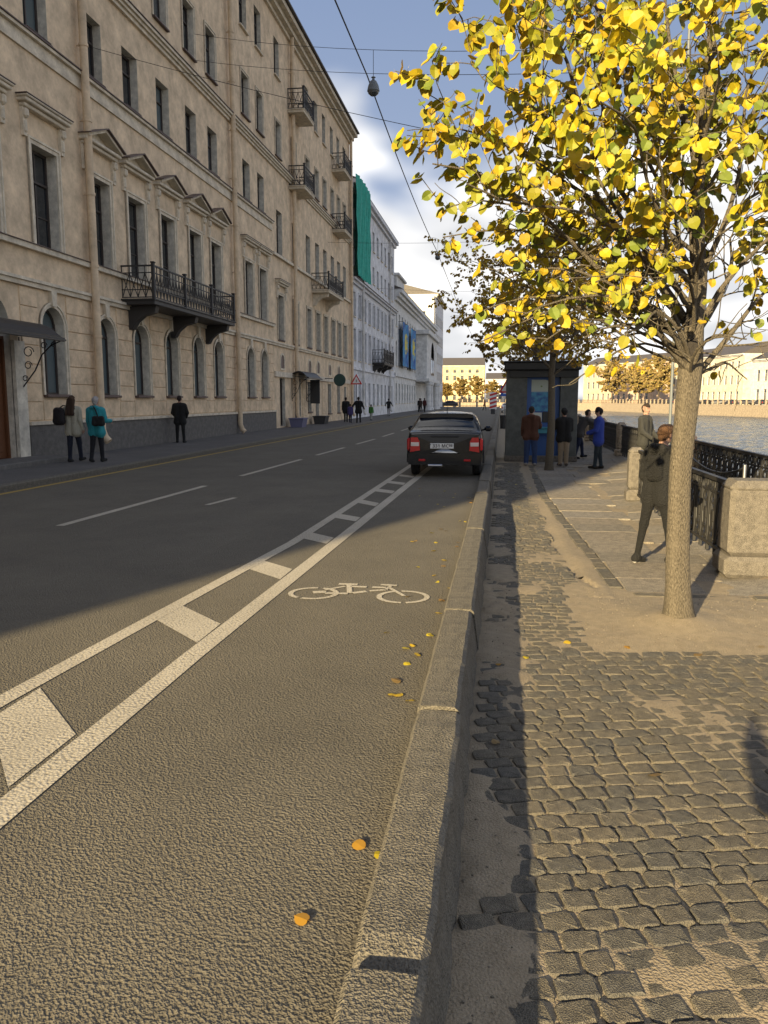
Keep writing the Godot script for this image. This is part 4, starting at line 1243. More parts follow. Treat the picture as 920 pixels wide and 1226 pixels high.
	var wn := noise(81, 0.42, FastNoiseLite.TYPE_SIMPLEX_SMOOTH, 3, 0.55)
	var wave := func(x: float, z: float) -> float: return WATER_Y + 0.13 * wn.get_noise_2d(x * 1.0, z * 1.25)
	var still := func(_x: float, _z: float) -> float: return WATER_Y
	grid(w, 4.3, 64.0, -12.0, -200.0, 0.42, wave)
	grid(w, 4.3, 64.0, -200.0, -420.0, 40.0, still)
	grid(w, 4.3, 64.0, 200.0, -12.0, 40.0, still)
	grid(w, 64.0, 700.0, 200.0, -800.0, 200.0, still)
	grid(w, -700.0, 4.3, -150.0, -800.0, 100.0, still)
	struct("water", w, M.water)
	# quay paving: sandy bed with setts and slabs in it
	var d := Msh.new()
	grid(d, -0.19, 3.2, 1.2, -9.0, 0.035, dirt_y)
	grid(d, 3.2, 4.25, 1.2, -9.0, 0.12, dirt_y)
	grid(d, -0.19, 4.25, -9.0, -20.0, 0.09, dirt_y)
	grid(d, -0.19, 4.25, -20.0, -60.0, 0.5, dirt_y)
	grid(d, -0.19, 4.25, -60.0, -190.0, 5.0, dirt_y)
	grid(d, -0.19, 4.25, 30.0, 1.2, 0.6, dirt_y)
	var pv := struct("pavement", d, M.dirt)
	setts(pv)
	slabs(pv)
	kerb_stones()
	var qw := Msh.new()
	qw.box(Vector3(4.4, -1.2, -60), Vector3(0.34, 2.3, 262), 0.03)
	struct("quay_wall", qw, M.quay_granite)
func bicycle_symbol(road: Node3D) -> void:
	var m := Msh.new()
	var y := 0.006
	var to := func(u: float, v: float) -> Vector2: return Vector2(-1.85 + u * 1.27, -6.62 - v * 0.62)       # u along, v up the picture of the bicycle
	var arc := func(cu: float, cv: float, r: float, a0: float, a1: float) -> void:
		var prev := []
		for i in 15:
			var a := lerpf(a0, a1, i / 14.0)
			var o: Vector2 = to.call(cu + cos(a) * r, cv + sin(a) * r * 2.0)
			var q: Vector2 = to.call(cu + cos(a) * (r - 0.037), cv + sin(a) * (r - 0.037) * 2.0)
			if prev: flat(m, [prev[0], o, q, prev[1]], y)
			prev = [o, q]
	arc.call(0.18, 0.34, 0.18, -1.9, 1.35)
	arc.call(0.18, 0.34, 0.18, 1.6, 4.2)
	arc.call(0.815, 0.31, 0.185, -1.35, 1.75)
	arc.call(0.815, 0.31, 0.185, 2.0, 4.75)
	for q in [[0.30, 0.96, 0.44, 0.96, 0.10], [0.38, 0.92, 0.43, 0.42, 0.08], [0.40, 0.82, 0.52, 0.82, 0.09], [0.56, 0.82, 0.66, 0.82, 0.09], [0.45, 0.42, 0.54, 0.55, 0.10], [0.56, 0.58, 0.68, 0.70, 0.08], [0.61, 1.0, 0.73, 0.98, 0.09], [0.69, 0.96, 0.66, 0.62, 0.05], [0.68, 0.84, 0.82, 0.36, 0.06], [0.17, 0.38, 0.26, 0.44, 0.14], [0.24, 0.56, 0.36, 0.82, 0.06], [0.26, 0.36, 0.42, 0.38, 0.10]]:
		var a: Vector2 = to.call(q[0], q[1])
		var b: Vector2 = to.call(q[2], q[3])
		var n: Vector2 = (b - a).orthogonal().normalized() * q[4] * 0.31
		flat(m, [a - n, b - n, b + n, a + n], y + 0.0006)
	part("bicycle_symbol", m.mesh("xz"), M.road_paint, road)
func sett_mesh(i: int) -> ArrayMesh:                   # a worn stone: domed top with chipped, rounded edges; unit footprint
	var r := RandomNumberGenerator.new()
	r.seed = 400 + i
	var m := Msh.new()
	var n := 12
	var skew := []
	for k in n: skew.append(r.randf_range(0.91, 1.02))
	var sh := r.randf_range(-0.09, 0.09)
	var sk := r.randf_range(-0.09, 0.09)
	var rings := []
	for q in [[1.02, -0.08], [1.0, -0.016], [0.965, -0.004], [0.86, 0.001]]:
		var ringp := []
		for k in n:
			var a := TAU * (k + 0.5) / n
			var e := 0.11
			var cx := signf(cos(a)) * pow(absf(cos(a)), e * 2.2)
			var cz := signf(sin(a)) * pow(absf(sin(a)), e * 2.2)
			ringp.append(Vector3(cx * 0.5 * q[0] * skew[k] + sh * cz * 0.5, q[1] + r.randf_range(-0.003, 0.003), cz * 0.5 * q[0] * skew[(k + 3) % n] + sk * cx * 0.5))
		rings.append(ringp)
	for j in 3:
		for k in n:
			var l := (k + 1) % n
			m.quad(rings[j][l], rings[j][k], rings[j + 1][k], rings[j + 1][l])
	var c := Vector3(0, 0.002, 0)
	for k in n: m.tri(c, rings[3][(k + 1) % n], rings[3][k])
	return m.mesh()
func setts(pv: Node3D) -> void:
	rng.seed = 11
	var shapes := []
	for i in 8: shapes.append(sett_mesh(i))
	var spots := []
	# rows run across the quay, slightly fanned; courses advance away from the camera
	var z := 1.6
	var row := 0
	while z > -25.5:
		var course := rng.randf_range(0.108, 0.13)
		var x := -0.12 + (0.07 if row % 2 else 0.0)
		var limit := 4.1 if z > -6.6 else 0.98
		while x < limit:
			var w := rng.randf_range(0.12, 0.17)
			var cx := x + w / 2
			var cz := z - course / 2 + 0.03 * sin(cx * 1.3 + 0.4) - 0.24 * cx * clampf((z + 7.5) / 3.0, 0.0, 1.0)
			x += w
			if in_pit(cx, cz) > 0.02: continue
			if cz < -8.0 and cx > slab_edge(cz) - 0.32: continue
			if cz < -6.6 and cz > -8.6 and cx > 0.70: continue
			if near_line(Vector2(cx, cz), CRACK_A) < 0.06: continue
			var yy := pave_y(cx, cz) + rng.randf_range(-0.004, 0.004)
			var b := Basis(Vector3.UP, rng.randf_range(-0.07, 0.07) + 0.235 * clampf((z + 7.5) / 3.0, 0.0, 1.0)) * Basis(Vector3.RIGHT, rng.randf_range(-0.035, 0.035)) * Basis(Vector3.BACK, rng.randf_range(-0.035, 0.035))
			spots.append([Transform3D(b.scaled_local(Vector3(w - 0.006, 1.0, course - 0.006)), Vector3(cx, yy, cz)), rng.randi() % 8, rng.randi() % 5, Vector2(cx - 0.6, cz + 1.0).length() + (100.0 if cz > -1.5 else 0.0) + (30.0 if cx > 1.5 + absf(cz) * 0.33 else 0.0)])
		z -= course
		row += 1
	spots.sort_custom(func(a, b): return a[3] < b[3])
	var rest := Msh.new()
	for i in spots.size():
		var s: Array = spots[i]
		if i < 300:
			var o := part("paving_sett", shapes[s[1]], M["sett_%d" % s[2]], pv)
			o.transform = s[0]
	for t in 5:
		var mm := MultiMesh.new()
		mm.transform_format = MultiMesh.TRANSFORM_3D
		mm.mesh = shapes[t]
		var mine := []
		for i in range(300, spots.size()):
			if spots[i][2] == t: mine.append(spots[i][0])
		mm.instance_count = mine.size()
		for i in mine.size(): mm.set_instance_transform(i, mine[i])
		var mi := MultiMeshInstance3D.new()
		mi.name = "paving_setts"
		mi.multimesh = mm
		mi.material_override = M["sett_%d" % t]
		stuff(mi)
		pv.add_child(mi, true)
func slabs(pv: Node3D) -> void:
	rng.seed = 21
	# border stones along the slab edge
	var z := -8.5
	while z > -24.5:
		var ln := rng.randf_range(0.26, 0.42)
		var m := Msh.new()
		m.box(Vector3.ZERO, Vector3(0.155, 0.1, ln - 0.015), 0.014)
		var zz := z - ln / 2
		part("border_stone", m, M["sett_%d" % (rng.randi() % 5)], pv, Vector3(slab_edge(zz) + rng.randf_range(-0.02, 0.02), pave_y(slab_edge(zz), zz) - 0.046 + rng.randf_range(-0.006, 0.006), zz), 0.037 if zz > -17 else 0.0)
		z -= ln
	# the same border turned along the tree pit
	var x := 1.36
	while x < 4.1:
		var ln := rng.randf_range(0.26, 0.42)
		var m := Msh.new()
		m.box(Vector3.ZERO, Vector3(ln - 0.015, 0.1, 0.15), 0.014)
		part("border_stone", m, M["sett_%d" % (rng.randi() % 5)], pv, Vector3(x + ln / 2, pave_y(x + ln / 2, -8.2) - 0.046 + rng.randf_range(-0.006, 0.004), -8.22 + (x - 1.3) * 0.03))
		x += ln
	z = -8.32
	while z > -34.0:
		var dz := rng.randf_range(0.62, 0.95)
		var xx := slab_edge(z - dz / 2) + 0.09
		while xx < 4.1:
			var w := minf(rng.randf_range(0.75, 1.35), 4.2 - xx)
			if 4.2 - (xx + w) < 0.3: w = 4.2 - xx
			if z - dz / 2 < -20.5 and xx < 1.2 and z > -24: pass
			var m := Msh.new()
			m.box(Vector3.ZERO, Vector3(w - 0.007, 0.12, dz - 0.007), 0.006)
			var o := part("paving_slab", m, M["slab_%d" % (rng.randi() % 5)], pv, Vector3(xx + w / 2, pave_y(xx + w / 2, z - dz / 2) - 0.062 + rng.randf_range(-0.003, 0.003), z - dz / 2))
			o.rotation = Vector3(rng.randf_range(-0.004, 0.004), rng.randf_range(-0.004, 0.004), 0.02 * rng.randf_range(-0.2, 0.2) + (atan(0.09) if xx + w / 2 > 2.5 and xx + w / 2 < 4.0 else 0.0))
			xx += w
		z -= dz
func kerb_stones() -> void:
	rng.seed = 5
	var t := Node3D.new()
	t.name = numbered("kerb")
	add_child(t)
	t.set_meta("kind", "structure")
	var n1 := noise(55, 0.9, FastNoiseLite.TYPE_SIMPLEX_SMOOTH, 3)
	for i in range(-2, 42):
		var z1 := -0.06 - 2.0 * i
		var ln := 2.0
		var m := Msh.new()
		# rough block: cross-section swept along the stone with chipped, uneven edges
		var segs := 26 if i < 6 and i >= 0 else (10 if i < 14 else 4)
		var gap := 0.02 if i != 1 else 0.045
		var prev := []
		var ends := []
		for s in segs + 1:
			var f := s / float(segs)
			var z := z1 - gap / 2 - (ln - gap) * f
			var py := -0.17 - 0.0085 * clampf(-z, 0.0, 12.0)
			var nz := func(k: float) -> float: return n1.get_noise_2d(z * 3.0, k * 17.0 + i * 3.0)
			var xl: float = -0.405 + 0.006 * nz.call(1.0)
			var xr: float = -0.18 + 0.012 * nz.call(2.0) + [0.0, 0.006, -0.008, 0.004, -0.003][i % 5 if i >= 0 else 0]
			var top: float = 0.105 + 0.006 * nz.call(3.0) + [0.006, -0.007, 0.002, 0.009, -0.004][i % 5 if i >= 0 else 0]
			# the broken corner at the second joint
			if i == 1 and f < 0.05: top -= 0.05 * (1.0 - f / 0.05)
			var pr := [Vector3(xl, -0.3, z), Vector3(xl, top - 0.016, z), Vector3(xl + 0.016, top, z), Vector3((xl + xr) / 2, top + 0.005 * nz.call(5.0) + 0.003, z), Vector3(xr - 0.022, top - 0.002, z), Vector3(xr, top - 0.022 + 0.008 * nz.call(6.0), z), Vector3(xr + 0.012 + 0.016 * nz.call(7.0), top - 0.12, z), Vector3(xr + 0.05 + 0.02 * nz.call(8.0), py - 0.03, z), Vector3(xr + 0.05, -0.45, z)]
			if prev:
				for k in pr.size() - 1: m.quad(prev[k], prev[k + 1], pr[k + 1], pr[k])
			else: ends.append(pr)
			prev = pr
		ends.append(prev)
		for q in 2:
			for k in range(1, ends[q].size() - 1):
				if q == 0: m.tri(ends[q][0], ends[q][k + 1], ends[q][k])
				else: m.tri(ends[q][0], ends[q][k], ends[q][k + 1])
		part("kerb_stone", m, M.kerb_granite, t)
	# far run of the same kerb
	var far := Msh.new()
	far.box(Vector3(-0.29, -0.06, -138), Vector3(0.22, 0.33, 107), 0.02)
	part("kerb_run", far, M.kerb_granite, t)

# ---------------------------------------------------------------- car
const CAR := [   # z, then (half width, height) at sill, flank, belt line, roof edge, and the roof ridge
	[0.0, 0.72, 0.38, 0.775, 0.55, 0.745, 0.90, 0.66, 0.955, 0.975],
	[-0.07, 0.79, 0.34, 0.835, 0.58, 0.80, 0.93, 0.70, 1.00, 1.02],
	[-0.28, 0.81, 0.32, 0.845, 0.60, 0.81, 0.95, 0.69, 1.05, 1.075],
	[-0.60, 0.815, 0.32, 0.85, 0.61, 0.815, 0.955, 0.635, 1.22, 1.255],
	[-0.98, 0.815, 0.32, 0.85, 0.61, 0.82, 0.95, 0.585, 1.365, 1.40],
	[-1.5, 0.815, 0.32, 0.85, 0.60, 0.82, 0.94, 0.575, 1.39, 1.43],
	[-2.15, 0.815, 0.32, 0.85, 0.60, 0.82, 0.92, 0.58, 1.38, 1.42],
	[-2.65, 0.815, 0.32, 0.85, 0.59, 0.82, 0.90, 0.63, 1.22, 1.26],
	[-3.15, 0.81, 0.32, 0.845, 0.58, 0.80, 0.86, 0.70, 0.96, 1.00],
	[-3.8, 0.79, 0.32, 0.83, 0.56, 0.77, 0.78, 0.66, 0.85, 0.89],
	[-4.1, 0.74, 0.33, 0.78, 0.52, 0.70, 0.68, 0.58, 0.73, 0.76],
	[-4.22, 0.62, 0.36, 0.66, 0.50, 0.58, 0.60, 0.48, 0.63, 0.64]]
func car_pt(s: float, p: float) -> Vector3:      # s: station, p: -4..4 across, 0 the roof ridge, +-1 the roof edge, +-2 belt, +-3 flank, +-4 sill
	var side := signf(p)
	p = absf(p)
	var i := clampi(int(s), 0, CAR.size() - 2)
	var t := s - i
	var row := []
	for q in 10:
		var a: float = CAR[maxi(i - 1, 0)][q]
		var b: float = CAR[i][q]
		var c: float = CAR[i + 1][q]
		var d: float = CAR[mini(i + 2, CAR.size() - 1)][q]
		row.append(cubic_interpolate(b, c, a, d, t) if q > 0 else lerpf(b, c, t))
	var pts := [Vector2(0, row[9]), Vector2(row[7], row[8]), Vector2(row[5], row[6]), Vector2(row[3], row[4]), Vector2(row[1], row[2])]
	var k := clampi(int(p), 0, 3)
	var f := p - k
	var a2: Vector2 = Vector2(-pts[1].x, pts[1].y) if k == 0 else pts[k - 1]
	var q2: Vector2 = pts[k].cubic_interpolate(pts[k + 1], a2, pts[mini(k + 2, 4)], f) if k > 0 and k < 3 else pts[k].lerp(pts[k + 1], f)
	if k == 0: q2.y = row[9] - (row[9] - row[8]) * f * f
	return Vector3(q2.x * side, q2.y, row[0])
func car_patch(m: Msh, s0: float, s1: float, p0: float, p1: float, ns: int, np: int, off: float) -> void:
	var pos := []
	var nor := []
	for i in ns + 1:
		for j in np + 1:
			var s := lerpf(s0, s1, i / float(ns))
			var p := lerpf(p0, p1, j / float(np))
			var e := 0.03
			var ds := car_pt(minf(s + e, CAR.size() - 1.001), p) - car_pt(maxf(s - e, 0.0), p)
			var pe := e if absf(p) > 0.05 else 0.06
			var dp := car_pt(s, minf(p + pe, 4.0)) - car_pt(s, maxf(p - pe, -4.0))
			var n := ds.cross(dp).normalized()
			if n.dot(Vector3(signf(p) * 0.5, 0.4, 0.1 if s < 1 else 0.0)) < 0: n = -n
			nor.append(n); pos.append(car_pt(s, p) + n * off)
	for i in ns:
		for j in np:
			var a := i * (np + 1) + j
			var b := a + 1
			var c := a + np + 1
			var d := c + 1
			if (pos[b] - pos[a]).cross(pos[c] - pos[a]).dot(nor[a]) > 0:
				m.trin(pos[a], pos[b], pos[d], nor[a], nor[b], nor[d]); m.trin(pos[a], pos[d], pos[c], nor[a], nor[d], nor[c])
			else:
				m.trin(pos[a], pos[d], pos[b], nor[a], nor[d], nor[b]); m.trin(pos[a], pos[c], pos[d], nor[a], nor[c], nor[d])
func wheel_mesh() -> ArrayMesh:
	if not meshes.has("tyre"):
		var w := Msh.new()
		w.xf = Transform3D(Basis(Vector3.BACK, PI / 2), Vector3.ZERO)
		w.lathe([Vector2(0.18, -0.085), Vector2(0.265, -0.09), Vector2(0.288, -0.07), Vector2(0.295, 0.0), Vector2(0.288, 0.07), Vector2(0.265, 0.09), Vector2(0.18, 0.085)], 24)
		meshes["tyre"] = w.mesh()
		var r := Msh.new()
		r.xf = w.xf
		r.lathe([Vector2(0.001, -0.06), Vector2(0.05, -0.065), Vector2(0.17, -0.045), Vector2(0.185, -0.085), Vector2(0.185, 0.085), Vector2(0.17, 0.045), Vector2(0.05, 0.065), Vector2(0.001, 0.06)], 20)
		meshes["rim"] = r.mesh()
	return meshes["tyre"]
func car(label: String, at: Vector3, turn: float, paint: Material, detail: bool, group := "") -> Node3D:
	var t := thing("parked_car", label, "car", at, turn, group)
	var last := CAR.size() - 1.001
	if not meshes.has("car_body"):
		var b := Msh.new()
		car_patch(b, 0.0, last, -4.0, 4.0, 44, 32, 0.0)
		for q in [[0.0, 1], [last, -1]]:
			var c := Vector3(0, 0.66 if q[1] == 1 else 0.5, CAR[0][0] + 0.015 if q[1] == 1 else -4.235)
			for j in 32:
				var p := car_pt(q[0], lerpf(-4, 4, j / 32.0))
				var p2 := car_pt(q[0], lerpf(-4, 4, (j + 1) / 32.0))
				if q[1] == 1: b.tri(c, p2, p)
				else: b.tri(c, p, p2)
		for j in 20:      # floor
			var s0 := j / 20.0 * last
			var s1 := (j + 1) / 20.0 * last
			b.quad(car_pt(s0, -4), car_pt(s0, 4), car_pt(s1, 4), car_pt(s1, -4))
		meshes["car_body"] = b.mesh()
		var g := Msh.new()
		car_patch(g, 2.30, 3.80, -0.93, 0.93, 8, 12, 0.006)
		meshes["car_rear_glass"] = g.mesh()
		g = Msh.new()
		car_patch(g, 6.75, 7.95, -0.95, 0.95, 8, 12, 0.006)
		meshes["car_wind"] = g.mesh()
		for sg in [-1.0, 1.0]:
			g = Msh.new()
			car_patch(g, 3.35, 4.9, sg * 1.16, sg * 1.92, 8, 4, 0.006)
			car_patch(g, 5.02, 7.0, sg * 1.16, sg * 1.92, 8, 4, 0.006)
			meshes["car_side%d" % sg] = g.mesh()
	part("body", meshes["car_body"], paint, t)
	part("rear_window", meshes["car_rear_glass"], M.car_glass, t)
	part("windscreen", meshes["car_wind"], M.car_glass, t)
	for sg in [-1.0, 1.0]: part("side_windows", meshes["car_side%d" % sg], M.car_glass, t)
	for q in [[-0.70, -0.72], [0.70, -0.72], [-0.70, -3.38], [0.70, -3.38]]:
		var w := part("wheel", wheel_mesh(), M.rubber, t, Vector3(q[0], 0.295, q[1]))
		part("rim", meshes["rim"], M.steel, w)
		if detail:
			var am := Msh.new()
			am.xf = Transform3D(Basis(), Vector3(signf(q[0]) * 0.832, 0.30, q[1]))
			am.prism(range(20).map(func(k): return Vector2(cos(TAU * k / 20.0), sin(TAU * k / 20.0)) * 0.335), 0, 0)
			var ach := Msh.new()
			var o0 := []
			var i0 := []
			for k in 15:
				var a := PI * k / 14.0
				o0.append(Vector3(signf(q[0]) * 0.853, 0.30 + sin(a) * 0.36, q[1] + cos(a) * 0.36)); i0.append(0.022)
			ach.tube(o0, i0, 6)
			part("wheel_arch", ach, M.rubber, t)
	if not detail:
		for sg in [-1.0, 1.0]:
			var lm := Msh.new()
			lm.box(Vector3(sg * 0.70, 0.78, -0.02), Vector3(0.16, 0.26, 0.10), 0.02)
			part("tail_light", lm, M.tail_red, t)
		return t
	var sp := Msh.new()
	sp.prism([Vector2(-0.62, 0.0), Vector2(0.62, 0.0), Vector2(0.60, 0.075), Vector2(0.45, 0.10), Vector2(-0.45, 0.10), Vector2(-0.60, 0.075)], -0.12, 0.14)
	part("spoiler", sp, M.car_black, t, Vector3(0, 1.30, -0.86))
	for sg in [-1.0, 1.0]:
		var lm := Msh.new()
		lm.prism([Vector2(sg * 0.765, 0.56), Vector2(sg * 0.545, 0.60), Vector2(sg * 0.555, 0.80), Vector2(sg * 0.60, 0.885), Vector2(sg * 0.745, 0.885)], -0.10, 0.035)
		lm.box(Vector3(sg * 0.795, 0.73, -0.10), Vector3(0.085, 0.28, 0.20), 0.03)
		var l := part("tail_light", lm, M.tail_red, t)
		var cm := Msh.new()
		cm.box(Vector3(sg * 0.655, 0.735, 0.036), Vector3(0.18, 0.085, 0.012), 0.005)
		part("reversing_lens", cm, M.tail_clear, l)
		var rf := Msh.new()
		rf.box(Vector3(sg * 0.50, 0.385, 0.028), Vector3(0.15, 0.05, 0.03), 0.01)
		part("reflector", rf, M.tail_red, t)
		var mm := Msh.new()
		mm.box(Vector3(sg * 0.96, 0.99, -2.62), Vector3(0.19, 0.13, 0.11), 0.045)
		mm.bar(Vector3(sg * 0.80, 0.95, -2.66), Vector3(sg * 0.90, 0.97, -2.63), 0.05, 0.04)
		part("mirror", mm, M.car_black, t)
	var bm := Msh.new()
	bm.prism([Vector2(-0.80, 0.28), Vector2(0.80, 0.28), Vector2(0.82, 0.40), Vector2(0.80, 0.53), Vector2(-0.80, 0.53), Vector2(-0.82, 0.40)], -0.22, 0.015)
	part("bumper", bm, M.car_black, t)
	var sm := Msh.new()
	sm.tube([Vector3(-0.36, 0.265, 0.0), Vector3(-0.05, 0.265, 0.01)], [0.035, 0.035], 10)
	part("exhaust", sm, M.steel, t)
	var an := Msh.new()
	an.tube([Vector3(0, 1.41, -1.1), Vector3(0, 1.62, -0.98), Vector3(0, 1.84, -0.85)], [0.009, 0.006, 0.004], 6)
	part("antenna", an, M.rubber, t)
	var hm := Msh.new()
	hm.box(Vector3(0, 0.905, 0.0), Vector3(0.62, 0.035, 0.04), 0.01)
	part("tailgate_handle", hm, M.car_black, t)
	var pm := Msh.new()
	pm.box(Vector3(-0.06, 0.70, 0.028), Vector3(0.52, 0.115, 0.012), 0.004)
	var pl := part("number_plate", pm, M.plate_white, t)
	text(pl, "T 331 MC", 0.075, Vector3(-0.13, 0.662, 0.0355), M.ink)
	text(pl, "98", 0.058, Vector3(0.135, 0.68, 0.0355), M.ink)
	return t
func text(parent: Node3D, s: String, size: float, at: Vector3, m_: Material, turn := 0.0) -> void:
	var tm := TextMesh.new()
	var f := SystemFont.new()
	f.font_names = PackedStringArray(["Droid Sans"])
	f.font_weight = 700
	tm.font = f
	tm.text = s; tm.font_size = 64; tm.pixel_size = size / 46.0; tm.depth = 0.002; tm.vertical_alignment = VERTICAL_ALIGNMENT_BOTTOM
	part("lettering", tm, m_, parent, at + Vector3(0, -size * 0.32, 0), turn)

# ---------------------------------------------------------------- kiosk
func kiosk() -> void:
	var y := pave_y(1.3, -26.5)
	var t := thing("street_kiosk", "dark grey street kiosk with blue poster front under the trees", "kiosk", Vector3(1.3, y, -26.4))
	var W := 2.26
	for q in [[-1.13, -0.47], [0.57, 1.13]]:
		var m := Msh.new()
		m.box(Vector3((q[0] + q[1]) / 2, 1.55, -0.9), Vector3(q[1] - q[0], 2.75, 1.8), 0.015)
		part("side_panel", m, M.kiosk_panel, t)
	var m := Msh.new()
	m.box(Vector3(0.05, 1.55, -1.0), Vector3(1.04, 2.75, 1.56), 0.005)
	part("front_panel", m, M.kiosk_blue, t)
	m = Msh.new()
	m.box(Vector3(0, 0.09, -0.92), Vector3(W + 0.06, 0.18, 1.9), 0.02)
	part("base", m, M.post_granite, t)
	m = Msh.new()
	m.box(Vector3(0, 3.04, -0.85), Vector3(W + 0.14, 0.24, 2.05), 0.03)
	m.box(Vector3(0, 3.18, -0.85), Vector3(W + 0.2, 0.05, 2.12), 0.015)
	part("roof", m, M.kiosk_dark, t)
	m = Msh.new()
	m.box(Vector3(0.05, 2.80, 0.04), Vector3(W - 0.1, 0.22, 0.06), 0.01)
	part("fascia", m, M.kiosk_dark, t)
	# the poster: pale arch over a blue field
	var sz := 96
	var im := Image.create(sz, sz * 2, false, Image.FORMAT_RGB8)
	var nf := noise(44, 0.03)
	for py in sz * 2:
		for px in sz:
			var c := Color(0.02, 0.10, 0.30).lerp(Color(0.05, 0.28, 0.45), clampf(0.5 + nf.get_noise_2d(px, py), 0, 1))
			if py < 70:
				c = Color(0.42, 0.48, 0.42)
				if px > 60 and Vector2(px - 60, py - 36).length() > 36 and py < 36: c = Color(0.03, 0.06, 0.12)
				if Vector2(px - 48, py - 40).length() < 5: c = Color(0.14, 0.22, 0.06)
			elif py < 76: c = Color(0.30, 0.38, 0.42)
			im.set_pixel(px, py, c.linear_to_srgb())
	var pm := StandardMaterial3D.new()
	pm.resource_name = "kiosk_poster_print"
	pm.albedo_texture = ImageTexture.create_from_image(im); pm.roughness = 0.35
	var p := Msh.new()
	p.quad(Vector3(-0.33, 1.62, -0.205), Vector3(0.30, 1.62, -0.205), Vector3(0.30, 2.62, -0.205), Vector3(-0.33, 2.62, -0.205))
	for q in [Vector2(0, 1), Vector2(1, 0), Vector2(1, 1), Vector2(0, 1), Vector2(0, 0), Vector2(1, 0)]: p.uv.append(q)
	part("poster", p, pm, t)
	m = Msh.new()
	m.box(Vector3(-0.13, 1.42, -0.205), Vector3(0.30, 0.30, 0.02), 0.004)
	part("price_sheet", m, M.paper, t)
	m = Msh.new()
	m.box(Vector3(0.24, 1.42, -0.205), Vector3(0.40, 0.34, 0.03), 0.01)
	part("serving_hatch", m, M.kiosk_dark, t)
	m = Msh.new()
	m.box(Vector3(0.05, 1.08, -0.08), Vector3(1.04, 0.06, 0.32), 0.015)
	m.box(Vector3(-0.02, 1.0, 0.03), Vector3(0.5, 0.18, 0.02), 0.005)
	part("counter", m, M.teal_print, t)

# ---------------------------------------------------------------- trees
func leaf_mesh(k: int) -> ArrayMesh:         # a lime leaf: heart base, pointed tip, folded a little along the midrib; hangs along -y
	var out := [Vector2(0, -0.02), Vector2(0.20, 0.04), Vector2(0.40, -0.10), Vector2(0.48, -0.35), Vector2(0.43, -0.62), Vector2(0.24, -0.84), Vector2(0.07, -0.93), Vector2(0.0, -1.02)]
	var m := Msh.new()
	var fold := 0.16 + 0.1 * k
	var bend: float = [0.05, 0.18, -0.12, 0.28][k % 4]
	var w: float = [1.0, 0.9, 1.08, 0.82][k % 4]
	for sg in [-1.0, 1.0]:
		for i in out.size() - 1:
			var a: Vector2 = out[i]
			var b: Vector2 = out[i + 1]
			var lift := func(p: Vector2) -> Vector3: return Vector3(p.x * w * sg, p.y, absf(p.x) * fold + bend * p.y * p.y + 0.04 * sin(p.y * 7.0 + k))
			var ca := Vector2(0, clampf(a.y, -1.0, 0.0))
			var cb := Vector2(0, clampf(b.y, -1.0, 0.0))
			m.tri(lift.call(a), lift.call(b), lift.call(cb))
			m.tri(lift.call(a), lift.call(cb), lift.call(ca))
	# stalk
	m.tri(Vector3(-0.012, 0, 0), Vector3(0.012, 0, 0), Vector3(0, 0.42, 0.06))
	return m.mesh()
class Twigs:
	var wood: Msh
	var spots := []           # [position, outward direction]
func bough(tw: Twigs, a: Vector3, b: Vector3, r0: float, r1: float, sag: float, level: int, every: float, twig: float, seg := 8) -> void:
	# a curved limb from a to b that throws side shoots; the last level carries leaves
	var len := a.distance_to(b)
	var pts := []
	var rad := []
	var w1 := Vector3(rng.randf_range(-1, 1), rng.randf_range(-1, 1), rng.randf_range(-1, 1)) * len * 0.07
	for i in seg + 1:
		var t := i / float(seg)
		pts.append(a.lerp(b, t) + w1 * sin(t * PI * 1.7) + Vector3.UP * sag * len * sin(t * PI))
		rad.append(lerpf(r0, r1, pow(t, 0.8)))
	tw.wood.tube(pts, rad, 9 if r0 > 0.03 else (6 if r0 > 0.008 else 4), false)
	var dist := len * (0.22 if level > 0 else 0.1)
	while dist < len * 1.001:
		var t := dist / len
		var i := mini(int(t * seg), seg - 1)
		var p: Vector3 = pts[i].lerp(pts[i + 1], t * seg - i)
		var d: Vector3 = (pts[i + 1] - pts[i]).normalized()
		if level <= 0:
			for k in (2 if rng.randf() < 0.5 else 1):
				var o := (d * 0.5 + Vector3(rng.randf_range(-1, 1), rng.randf_range(-0.9, 0.6), rng.randf_range(-1, 1))).normalized()
				tw.spots.append([p + o * 0.035, o])
		else:
			var o := Vector3(rng.randf_range(-1, 1), rng.randf_range(-0.45, 0.75), rng.randf_range(-1, 1))
			o = (o - d * o.dot(d)).normalized()
			var dir := (d * rng.randf_range(0.35, 1.0) + o).normalized()
			var ll := twig * rng.randf_range(0.55, 1.15) * (1.0 if level > 1 else 1.0)
			bough(tw, p, p + dir * ll, maxf(lerpf(r0, r1, t) * 0.5, 0.004), 0.003, -0.03, level - 1, every * (0.55 if level > 1 else 0.3), twig * 0.45, 5)
		dist += every * rng.randf_range(0.7, 1.3)
func leaf_basis(o: Vector3, size: float) -> Basis:
	var down := (Vector3(0, -1, 0) + o * 0.75 + Vector3(rng.randf_range(-1, 1), rng.randf_range(-0.5, 0.5), rng.randf_range(-1, 1)) * 0.55).normalized()
	var face := (Vector3(rng.randf_range(-1, 1), rng.randf_range(-0.4, 1.0), rng.randf_range(-1, 1)) + Vector3(-0.36, 0.30, 0.88) * 0.9).normalized()     # blades turn to the light
	var x := (-down).cross(face).normalized()
	if x.length_squared() < 0.1: x = Vector3.RIGHT
	var y := -down
	return Basis(x, y, x.cross(y)).scaled(Vector3.ONE * size)
const PALETTE := ["leaf_yellow", "leaf_yellow", "leaf_gold", "leaf_yellow", "leaf_lime", "leaf_lime", "leaf_green", "leaf_yellow", "leaf_gold", "leaf_lime", "leaf_lime", "leaf_green"]
